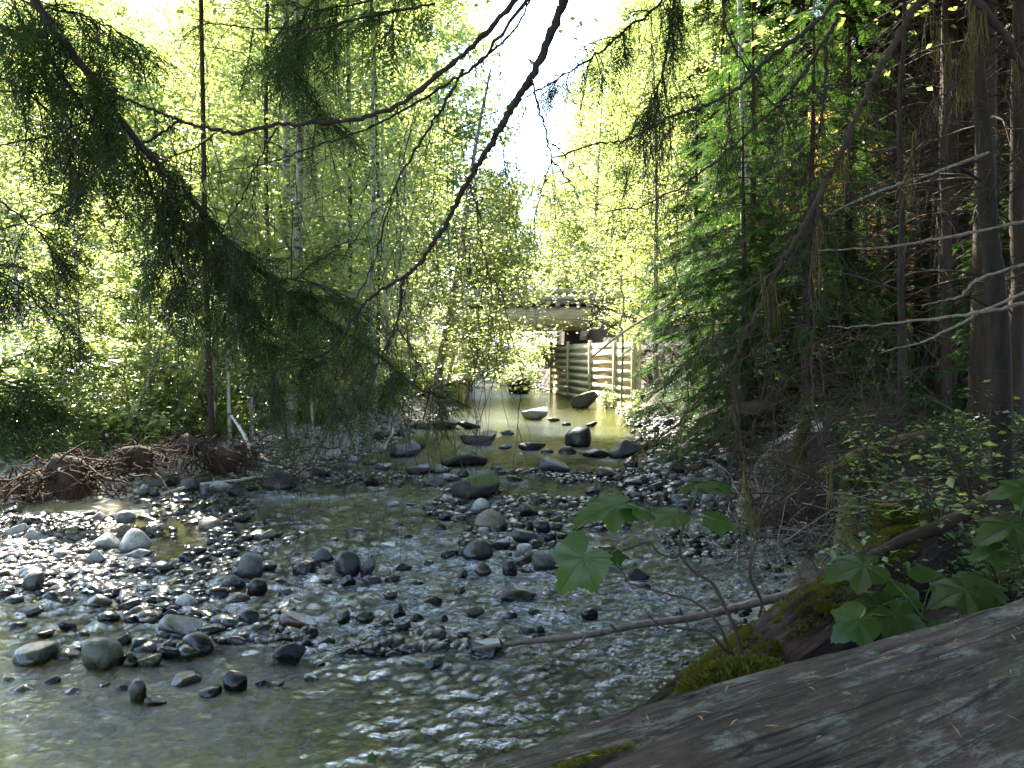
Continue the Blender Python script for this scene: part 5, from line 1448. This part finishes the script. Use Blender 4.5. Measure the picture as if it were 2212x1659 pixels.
def path(pts, n=8):
    return catmull([A(*p) for p in pts], n)
def px2r(w_, y): return w_ / 2 / F * y
NEEDLE_DENS = .50
class Branch:
    """one overhanging branch: limb, side twigs, hanging twiglets, needles, lichen"""
    def __init__(s, label, seed=1, name='overhanging_branch', bark='bark_dark'):
        s.label, s.r, s.name, s.bark = label, np.random.default_rng(seed), name, bark
        s.limb, s.tw, s.Ls, s.ts, s.li, s.paths = MB(), MB(), [], [], MB(), []
        s.org = None
    def add(s, pts, w0, w1, main=False):
        P = path(pts); 
        if s.org is None: s.org = P[0].copy()
        y = P[:, 1].mean()
        r0, r1 = px2r(w0, y), px2r(w1, y)
        k = len(P); jit = s.r.normal(size=P.shape) * .0035; jit[0] = 0
        P = P + jit
        s.limb.tube(P, np.linspace(r0, r1, k) * (1 + .12 * s.r.normal(size=k)), 9 if w0 > 7 else 6, True, .05)
        s.paths.append(P); return P
    def hang(s, n, l0, l1, fork=2, w_=1.6, spread=.25, paths=None, u0=.05, u1=1, pool=None):
        """fine bare twigs drooping from the limbs"""
        P_ = [s.paths[i] for i in paths] if paths else s.paths
        wts = np.array([len(p) for p in P_], float); wts /= wts.sum()
        for i in range(n):
            P = P_[s.r.choice(len(P_), p=wts)]
            p = P[int(s.r.uniform(u0, u1) * (len(P) - 1))]
            L = s.r.uniform(l0, l1); y = p[1]
            d = np.array([s.r.normal() * spread, s.r.normal() * .3, -1.0]); q = [p]
            m_ = 7
            for k in range(m_):
                d = d + np.array([s.r.normal() * .16, s.r.normal() * .16, -.14]); d /= np.linalg.norm(d); q.append(q[-1] + d * L / m_)
            s.tw.tube(q, [px2r(w_, y), px2r(.9, y)], 4, False)
            for f in range(fork):
                k = s.r.integers(1, m_); e = q[k]; dd = d * .6 + np.array([s.r.normal() * .7, s.r.normal() * .4, -.35]); dd /= np.linalg.norm(dd)
                l = L * s.r.uniform(.2, .5); g = [e]
                for kk in range(4): dd = dd + np.array([s.r.normal() * .12, 0, -.18]); dd /= np.linalg.norm(dd); g.append(g[-1] + dd * l / 4)
                s.tw.tube(g, [px2r(w_ * .7, y), px2r(.8, y)], 3, False)
    def knobs(s, n, l=.03):
        for i in range(n):
            P = s.paths[s.r.integers(len(s.paths))]; p = P[s.r.integers(1, len(P))]
            d = s.r.normal(size=3); d /= np.linalg.norm(d)
            s.tw.tube([p, p + d * l * s.r.uniform(.3, 1.2)], [.003, .0015], 4, False)
    def needles(s, n, paths, sl=.45, side=0.0, down=.5, sc=1.0, u0=0.0, u1=1.0, per=5, len_=(.2, .7)):
        """leafy side twigs with sprays"""
        n = int(n * NEEDLE_DENS)
        for i in range(n):
            P = s.paths[paths[s.r.integers(len(paths))]]
            k = int(np.clip(s.r.uniform(u0, u1), 0, .99) * (len(P) - 1)); p = P[k]
            t = P[k + 1] - P[k]; t /= np.linalg.norm(t)
            sd = 1 if s.r.uniform() < .5 + side / 2 else -1
            x = np.cross(t, [0, 1, 0]); x /= np.linalg.norm(x) + 1e-9
            d = t * s.r.uniform(.3, .9) + x * sd * s.r.uniform(.4, 1.0) + np.array([0, s.r.normal() * .5, -down * s.r.uniform(.2, 1.3)]); d /= np.linalg.norm(d)
            L = s.r.uniform(*len_) * sl / .45; q = [p]
            for kk in range(per):
                d = d + np.array([s.r.normal() * .1, s.r.normal() * .1, -.13]); d /= np.linalg.norm(d); q.append(q[-1] + d * L / per)
                up = np.array([s.r.normal() * .45, -.35 + s.r.normal() * .45, 1.0])
                for sg in ((-1, 1) if kk < per - 1 else (0,)):
                    xx = np.cross(d, up); xx /= np.linalg.norm(xx)
                    dd = d * .8 + xx * sg * s.r.uniform(.5, 1.1) + np.array([0, 0, -.15]); dd /= np.linalg.norm(dd)
                    X = np.cross(dd, up); X /= np.linalg.norm(X); Z = np.cross(X, dd)
                    s.Ls.append(np.stack([X, dd, Z], -1) * sc * s.r.uniform(.4, .85)); s.ts.append(q[-1])
            s.tw.tube(q, [.0035, .0015], 4, False)
    def lichen(s, n, l0, l1, paths=None):
        n = int(n * .6)
        P_ = [s.paths[i] for i in paths] if paths else s.paths
        for i in range(n):
            P = P_[s.r.integers(len(P_))]; p = P[s.r.integers(1, len(P))]
            L = s.r.uniform(l0, l1)
            for j in range(7):
                e = p + s.r.normal(size=3) * .006; m_ = e + np.array([s.r.normal() * .014, s.r.normal() * .014, -L * .5]); e2 = m_ + np.array([s.r.normal() * .010, 0, -L * s.r.uniform(.2, .5)])
                s.li.tube([e, m_, e2], [.0012, .0013, .0004], 3, False)
    def done(s, mat_='needle'):
        root = empty(s.name, s.org); tag(root, s.label, 'branch')
        def fin(b, nm, m, sm=False):
            if b.n:
                o = b.build(nm, m, root, sm); o.location = -Vector(s.org)
                if nm in ('lichen', 'twigs', 'needles'): o['kind'] = 'stuff'
        fin(s.limb, 'limb', M[s.bark], True); fin(s.tw, 'twigs', M['twig_dark'])
        if s.Ls:
            L, t = np.array(s.Ls), np.array(s.ts); b = MB()
            for q in range(3): b.scatter(FS[q], (L[q::3], t[q::3]))
            fin(b, 'needles', M[mat_])
        fin(s.li, 'lichen', M['lichen'])
        print(s.label, len(s.Ls))

# the big needled bough sloping from upper left to the bridge
B = Branch('long hemlock bough thick with dark needles sloping down from the upper left corner', 1)
m0 = B.add([(40, -60, 3.0), (120, 70, 3.1), (200, 170, 3.2), (285, 290, 3.3), (360, 375, 3.4), (430, 450, 3.5), (505, 535, 3.6), (590, 610, 3.75), (690, 685, 3.9), (800, 755, 4.1), (900, 835, 4.3), (960, 862, 4.45)], 17, 3)
B.add([(60, 60, 3.2), (130, 160, 3.3), (210, 270, 3.4), (300, 390, 3.5), (400, 500, 3.6), (500, 620, 3.7), (560, 690, 3.8)], 9, 2)
B.add([(285, 290, 3.3), (330, 420, 3.4), (370, 560, 3.5), (395, 680, 3.6)], 6, 2)
B.add([(430, 450, 3.5), (470, 560, 3.6), (520, 680, 3.7), (550, 760, 3.8)], 5, 2)
B.add([(590, 610, 3.75), (650, 600, 3.8), (720, 640, 3.9), (800, 690, 4.0)], 4, 2)
B.needles(84, [0], .34, -.2, .5, 1.0, .04, .62, len_=(.10, .45))
B.needles(58, [0], .34, -.1, .35, .9, .5, 1.0, len_=(.06, .28))
B.needles(16, [0], .5, -.6, .7, 1.0, .3, .7, len_=(.15, .5))
B.needles(75, [1, 1, 2, 3], .40, 0, .6, 1.0, .05, 1, len_=(.12, .45))
B.needles(30, [4], .4, 0, .6, 1.0, .1, 1)
B.hang(50, .25, .9, 2); B.lichen(4, .06, .16)
B.done()
# the darker needled mass at upper left
B = Branch('needled hemlock branch filling the far upper left corner', 2)
B.add([(-60, 20, 3.4), (40, 90, 3.4), (130, 230, 3.5), (190, 330, 3.6), (240, 450, 3.7)], 8, 2)
B.add([(-60, 140, 3.3), (60, 200, 3.4), (140, 300, 3.5), (170, 420, 3.6)], 6, 2)
B.add([(-40, -40, 3.2), (80, 10, 3.2), (200, 40, 3.3), (300, 100, 3.4)], 6, 2)
B.needles(120, [0, 1, 2], .38, 0, .6, 1.0, 0, 1, len_=(.12, .4)); B.hang(16, .2, .6)
B.done()
B = Branch('lower left hemlock spray reaching in from the left picture edge', 3)
B.add([(-60, 560, 3.6), (40, 620, 3.7), (120, 700, 3.8), (180, 800, 3.9)], 5, 2)
B.add([(-60, 830, 3.4), (20, 850, 3.5), (90, 890, 3.6)], 5, 2)
B.add([(-60, 400, 3.6), (20, 450, 3.7), (100, 520, 3.8), (140, 620, 3.9)], 5, 2)
B.needles(90, [0, 1, 1, 2], .38, 0, .45, 1.0, 0, 1, len_=(.12, .4)); B.hang(10, .2, .7)
B.done()
B = Branch('needled twig cluster hanging low in front of the left gravel bank corner', 4)
B.add([(560, 700, 3.9), (590, 800, 3.9), (610, 880, 3.9), (620, 960, 3.9)], 3, 2)
B.needles(14, [0], .30, 0, .5, .8, .3, 1, len_=(.08, .25)); B.hang(4, .1, .3)
B.done()
B = Branch('dark needled branch of the top edge between the corner bough and the sky gap', 5)
B.add([(940, 8, 3.6), (820, 30, 3.6), (690, 60, 3.6), (600, 62, 3.6), (500, 55, 3.6), (410, 40, 3.6)], 6, 2)
B.add([(700, -40, 3.8), (640, 60, 3.8), (620, 120, 3.8), (660, 200, 3.9), (720, 290, 3.9)], 4, 2)
B.add([(900, -50, 3.8), (800, 0, 3.8), (690, 20, 3.8), (600, 5, 3.8)], 6, 2)
B.needles(80, [0, 1, 2], .36, 0, .9, 1.0, 0, 1, len_=(.1, .42)); B.hang(40, .15, .7)
B.done()
# the smooth arching bare branch
B = Branch('bare arching branch sagging across the upper left and rising to the top centre', 6)
B.add([(1140, -40, 3.4), (1080, 40, 3.4), (1010, 110, 3.4), (930, 175, 3.4), (860, 225, 3.4), (790, 252, 3.4), (700, 266, 3.4), (600, 270, 3.4), (520, 287, 3.4), (450, 278, 3.4), (380, 258, 3.4), (320, 234, 3.4), (250, 210, 3.4), (120, 200, 3.4), (-60, 195, 3.4)], 12, 4)
B.add([(1180, -40, 3.5), (1120, 20, 3.5), (1040, 130, 3.5), (960, 185, 3.5), (880, 232, 3.5), (800, 275, 3.5), (730, 300, 3.5), (640, 330, 3.5), (560, 355, 3.5), (430, 380, 3.5)], 8, 2)
B.add([(1000, 150, 3.5), (965, 215, 3.5), (925, 280, 3.5), (870, 370, 3.5), (845, 430, 3.5), (810, 560, 3.5), (770, 640, 3.5), (690, 740, 3.5)], 7, 2)
B.add([(250, 240, 3.4), (190, 262, 3.4), (100, 292, 3.4), (-60, 325, 3.4)], 5, 3)
B.add([(385, 262, 3.4), (330, 300, 3.4), (285, 316, 3.4), (215, 365, 3.4), (170, 420, 3.4), (110, 460, 3.4), (-60, 520, 3.4)], 6, 3)
B.add([(470, 287, 3.4), (420, 320, 3.4), (370, 340, 3.4), (335, 362, 3.4)], 4, 2)
B.add([(415, 322, 3.4), (405, 400, 3.4), (370, 500, 3.4), (340, 640, 3.4)], 3, 2)
B.add([(600, 275, 3.4), (560, 340, 3.4), (530, 410, 3.4), (480, 500, 3.4), (450, 560, 3.4)], 4, 2)
B.add([(1030, 140, 3.5), (1110, 65, 3.5), (1160, -40, 3.5)], 5, 4)
B.add([(845, 430, 3.5), (800, 470, 3.5), (740, 560, 3.5)], 3, 2)
B.hang(110, .2, 1.15, 2, 1.5); B.knobs(90); B.lichen(5, .05, .12)
B.done()
# the strongest limb, dropping from the top centre to the lower left
B = Branch('thick dark limb dropping from the top centre through the middle to the needled bough', 7)
B.add([(1240, -60, 3.0), (1215, 10, 3.05), (1185, 90, 3.1), (1145, 170, 3.15), (1110, 225, 3.2), (1080, 280, 3.25), (1050, 330, 3.3), (1010, 395, 3.35), (975, 460, 3.4), (940, 520, 3.45), (905, 570, 3.5), (868, 602, 3.5), (815, 632, 3.5), (780, 665, 3.5), (745, 715, 3.5), (700, 765, 3.5), (600, 800, 3.5), (520, 812, 3.5)], 19, 3)
B.add([(1148, 170, 3.15), (1165, 240, 3.15), (1180, 290, 3.15), (1190, 345, 3.15), (1172, 400, 3.15), (1150, 495, 3.15)], 6, 2)
B.add([(1190, 345, 3.15), (1225, 385, 3.15), (1258, 447, 3.15)], 3, 2)
B.add([(1182, 300, 3.15), (1230, 345, 3.15), (1280, 400, 3.15), (1292, 470, 3.15)], 2.4, 1.4)
B.add([(1015, 397, 3.35), (1028, 450, 3.35), (1040, 530, 3.35), (1052, 580, 3.35), (1036, 660, 3.35), (1030, 760, 3.35), (1010, 870, 3.35)], 4, 1.6)
B.add([(1052, 580, 3.35), (1085, 640, 3.35), (1105, 730, 3.35), (1130, 800, 3.35), (1122, 880, 3.35), (1118, 940, 3.35)], 3, 1.4)
B.add([(870, 600, 3.5), (866, 650, 3.5), (855, 700, 3.5), (828, 760, 3.5), (795, 810, 3.5), (740, 850, 3.5), (700, 870, 3.5)], 7, 2)
B.add([(858, 700, 3.5), (900, 780, 3.5), (940, 850, 3.5), (975, 925, 3.5)], 3, 1.6)
B.add([(860, 225, 3.5), (860, 250, 3.5), (870, 260, 3.5)], 2, 1)
B.add([(780, 665, 3.5), (740, 780, 3.5), (640, 770, 3.5), (560, 740, 3.5)], 5, 2)
B.hang(64, .2, .75, 2, 1.5, .3, [0, 1, 4, 6, 7], .15, 1); B.hang(24, .3, 1.3, 3, 1.5, .2, [5, 6, 7, 9]); B.knobs(120, .035); B.lichen(6, .04, .12, [0, 4])
B.needles(26, [9, 6], .3, 0, .3, .9, .4, 1, len_=(.1, .3))
B.done()
# right of the gap
B = Branch('thin twiggy branch crossing the sky gap from the upper right', 8)
B.add([(1450, -40, 3.6), (1420, 15, 3.6), (1355, 60, 3.6), (1300, 110, 3.6), (1240, 148, 3.6), (1170, 190, 3.6), (1090, 235, 3.6), (960, 290, 3.6)], 7, 2)
B.add([(1458, -40, 3.6), (1450, 60, 3.6), (1430, 160, 3.6), (1415, 215, 3.6), (1390, 300, 3.6), (1400, 400, 3.6)], 6, 2)
B.hang(70, .15, .7, 3, 1.5); B.knobs(50, .03); B.needles(50, [0, 0, 1], .30, 0, 1.1, .8, .0, .75, len_=(.08, .35)); B.lichen(10, .05, .14)
B.done()
B = Branch('long dark branch running from the top right down-left across the green hemlocks', 9)
B.add([(1835, -40, 3.3), (1790, 20, 3.3), (1736, 72, 3.3), (1695, 99, 3.3), (1627, 157, 3.3), (1576, 205, 3.3), (1500, 236, 3.3), (1440, 255, 3.3), (1362, 300, 3.3), (1290, 311, 3.3), (1195, 342, 3.3)], 12, 3)
B.add([(1810, 30, 3.3), (1794, 68, 3.3), (1764, 116, 3.3), (1728, 170, 3.3), (1695, 212, 3.3), (1661, 246, 3.3), (1593, 308, 3.3), (1500, 383, 3.3), (1400, 440, 3.3), (1300, 460, 3.3)], 11, 2)
B.add([(1783, 100, 3.3), (1784, 160, 3.3), (1774, 253, 3.3), (1762, 300, 3.3), (1745, 345, 3.3), (1735, 400, 3.3)], 8, 2)
B.add([(1563, -40, 3.3), (1568, 55, 3.3), (1595, 120, 3.3), (1630, 165, 3.3), (1660, 215, 3.3), (1700, 260, 3.3), (1760, 420, 3.3)], 6, 1.6)
B.add([(1576, 205, 3.3), (1574, 280, 3.3), (1555, 350, 3.3), (1540, 450, 3.3)], 4, 1.6)
B.add([(1456, 255, 3.3), (1440, 290, 3.3), (1410, 320, 3.3)], 3, 1.5)
B.hang(80, .15, .8, 3, 1.6); B.knobs(110, .04); B.lichen(26, .06, .22); 
B.done()
B = Branch('brown limb slanting from the top right through the right forest to the gravel bar', 10, bark='bark_brown')
B.add([(2010, -50, 3.0), (1985, 5, 3.0), (1959, 41, 3.0), (1925, 105, 3.0), (1894, 161, 3.0), (1873, 202, 3.0), (1849, 253, 3.0), (1818, 332, 3.0), (1788, 383, 3.0), (1750, 462, 3.0), (1700, 545, 3.0), (1675, 590, 3.0), (1647, 653, 3.0), (1610, 718, 3.0), (1576, 796, 3.0), (1524, 848, 3.0), (1456, 923, 3.0), (1385, 970, 3.0), (1330, 1045, 3.0)], 17, 3)
B.add([(1576, 800, 3.0), (1590, 870, 3.0), (1596, 930, 3.0), (1606, 985, 3.0), (1615, 1050, 3.0), (1640, 1110, 3.0)], 8, 3)
B.add([(1960, 38, 3.0), (1915, 42, 3.0), (1870, 58, 3.0), (1805, 90, 3.0)], 5, 2)
B.add([(1675, 588, 3.0), (1610, 630, 3.0), (1545, 680, 3.0), (1538, 715, 3.0), (1490, 775, 3.0), (1455, 800, 3.0), (1430, 860, 3.0), (1400, 900, 3.0)], 6, 2)
B.add([(1610, 718, 3.0), (1560, 735, 3.0), (1500, 765, 3.0)], 4, 2)
B.add([(1789, 380, 3.0), (1750, 390, 3.0), (1705, 418, 3.0)], 4, 2)
B.add([(1762, 440, 3.0), (1765, 520, 3.0), (1750, 600, 3.0), (1757, 704, 3.0), (1755, 850, 3.0), (1775, 960, 3.0), (1830, 1060, 3.0)], 7, 2)
B.add([(1757, 615, 3.0), (1790, 650, 3.0), (1820, 710, 3.0)], 3, 1.5)
B.add([(1966, 40, 3.0), (1975, 80, 3.0), (1985, 125, 3.0)], 3.4, 2)
B.hang(70, .15, .7, 3, 1.7); B.knobs(120, .03); B.lichen(38, .08, .32, [0, 0, 6, 3, 1])
B.done()
B = Branch('dark thick branch cutting the upper right corner', 11, bark='bark_dark')
B.add([(2090, -60, 2.8), (2120, 10, 2.8), (2167, 75, 2.8), (2212, 150, 2.8), (2300, 260, 2.8)], 18, 12)
B.add([(2005, 0, 3.2), (2040, 70, 3.2), (2068, 125, 3.2), (2080, 210, 3.2)], 4, 2)
B.add([(2115, 30, 3.2), (2090, 80, 3.2), (2070, 130, 3.2)], 4, 3)
B.add([(2075, 160, 3.2), (2040, 200, 3.2), (2000, 240, 3.2), (1970, 330, 3.2), (1960, 380, 3.2)], 5, 2)
B.hang(60, .1, .5, 3, 1.5); B.knobs(40); B.lichen(40, .08, .3)
B.done()
# pale dead boughs of the right forest
for i, (lb, pts) in enumerate([('upper pale dead bough crossing the right forest', [(2135, 330, 6.0), (2010, 375, 5.8), (1905, 412, 5.6), (1780, 465, 5.4)]),
                               ('middle pale dead bough crossing the right forest', [(2260, 470, 5.0), (2110, 500, 5.0), (1940, 530, 5.0), (1800, 540, 5.0), (1740, 545, 5)]),
                               ('long pale dead bough crossing in front of the thin dark trunk', [(2260, 645, 5.0), (2105, 677, 5.0), (1950, 697, 5.0), (1860, 705, 5.0), (1790, 706, 5.0)]),
                               ('slanting pale dead bough below the long one', [(2260, 610, 5.4), (2130, 670, 5.4), (2000, 735, 5.3), (1900, 760, 5.2)]),
                               ('pale dead bough at the right edge above the bright gap', [(2260, 560, 5.2), (2120, 600, 5.2), (2070, 640, 5.2), (1990, 660, 5.2)])]):
    B = Branch(lb, 20 + i, 'dead_bough', 'twig_pale'); B.add(pts, 8, 2.5); B.hang(8, .1, .4, 1, 1.5); B.knobs(20); B.done()
# tree trunks of the near right forest whose outline counts
pole_tree('crooked_tree', 2172, 900, 2092, -80, 7.0, .085, 'bark_dark', 'crooked dark trunk near the right picture edge', 31, leaves=0)
pole_tree('dark_pole_tree', 1944, 880, 1950, -60, 8.6, .036, 'bark_dark', 'thin dark upright trunk in front of the bright forest gap', 32, leaves=0)
pole_tree('dark_pole_tree', 2046, 860, 2040, -60, 11.5, .075, 'bark_brown', 'reddish brown trunk left of the crooked dark one', 33, leaves=0)
pole_tree('dark_pole_tree', 2196, 860, 2200, -60, 9.0, .10, 'bark_brown', 'reddish brown trunk at the very right picture edge', 34, leaves=0)
lm('crooked dark trunk', 2140, 500); lm('thin dark trunk', 1948, 600); lm('white-barked birch', 1605, 300)

# ---------------------------------------------------------------- labels that single each thing out
ORD = ['nearest', 'second', 'third', 'fourth', 'fifth', 'sixth', 'seventh', 'eighth', 'ninth', 'tenth', 'eleventh', 'twelfth', 'thirteenth', 'fourteenth', 'fifteenth', 'sixteenth', 'seventeenth', 'eighteenth', 'nineteenth', 'twentieth']
buckets = {}
for o, desc, ref in THINGS:
    p = ref or tuple(o.location)
    px, py, d = project(p)
    if d < .3:
        key = (desc, 'standing behind the viewpoint'); buckets.setdefault(key, []).append((p[1] * -1, o)); continue
    best = min(LM, key=lambda l: (l[1] - px) ** 2 + ((l[2] - py) * 1.5) ** 2)
    dx_, dy_ = px - best[1], py - best[2]
    rel = ('right of' if dx_ > 0 else 'left of') if abs(dx_) > abs(dy_) * 1.3 else ('below' if dy_ > 0 else 'above')
    for old, new in (('mid-sized ', ''), ('fist-sized', 'small'), ('dark wet', 'dark'), ('moss-capped', 'mossy'), ('golden-moss', 'mossy')):
        if len((desc + rel + ' ' + best[0]).split()) > 11: desc = desc.replace(old, new)
    buckets.setdefault((desc, f'{rel} the {best[0]}'), []).append((math.hypot(dx_, dy_), o))
for (desc, rel), lst in buckets.items():
    lst.sort(key=lambda q: q[0])
    for i, (_, o) in enumerate(lst):
        if len(lst) == 1: o['label'] = f'{desc} {rel}'
        elif i < len(ORD): o['label'] = f'{desc}, {ORD[i]} one {rel}'
        else: o['label'] = f'{desc}, {i + 1}th one {rel}'
#print('things labelled', len(THINGS))
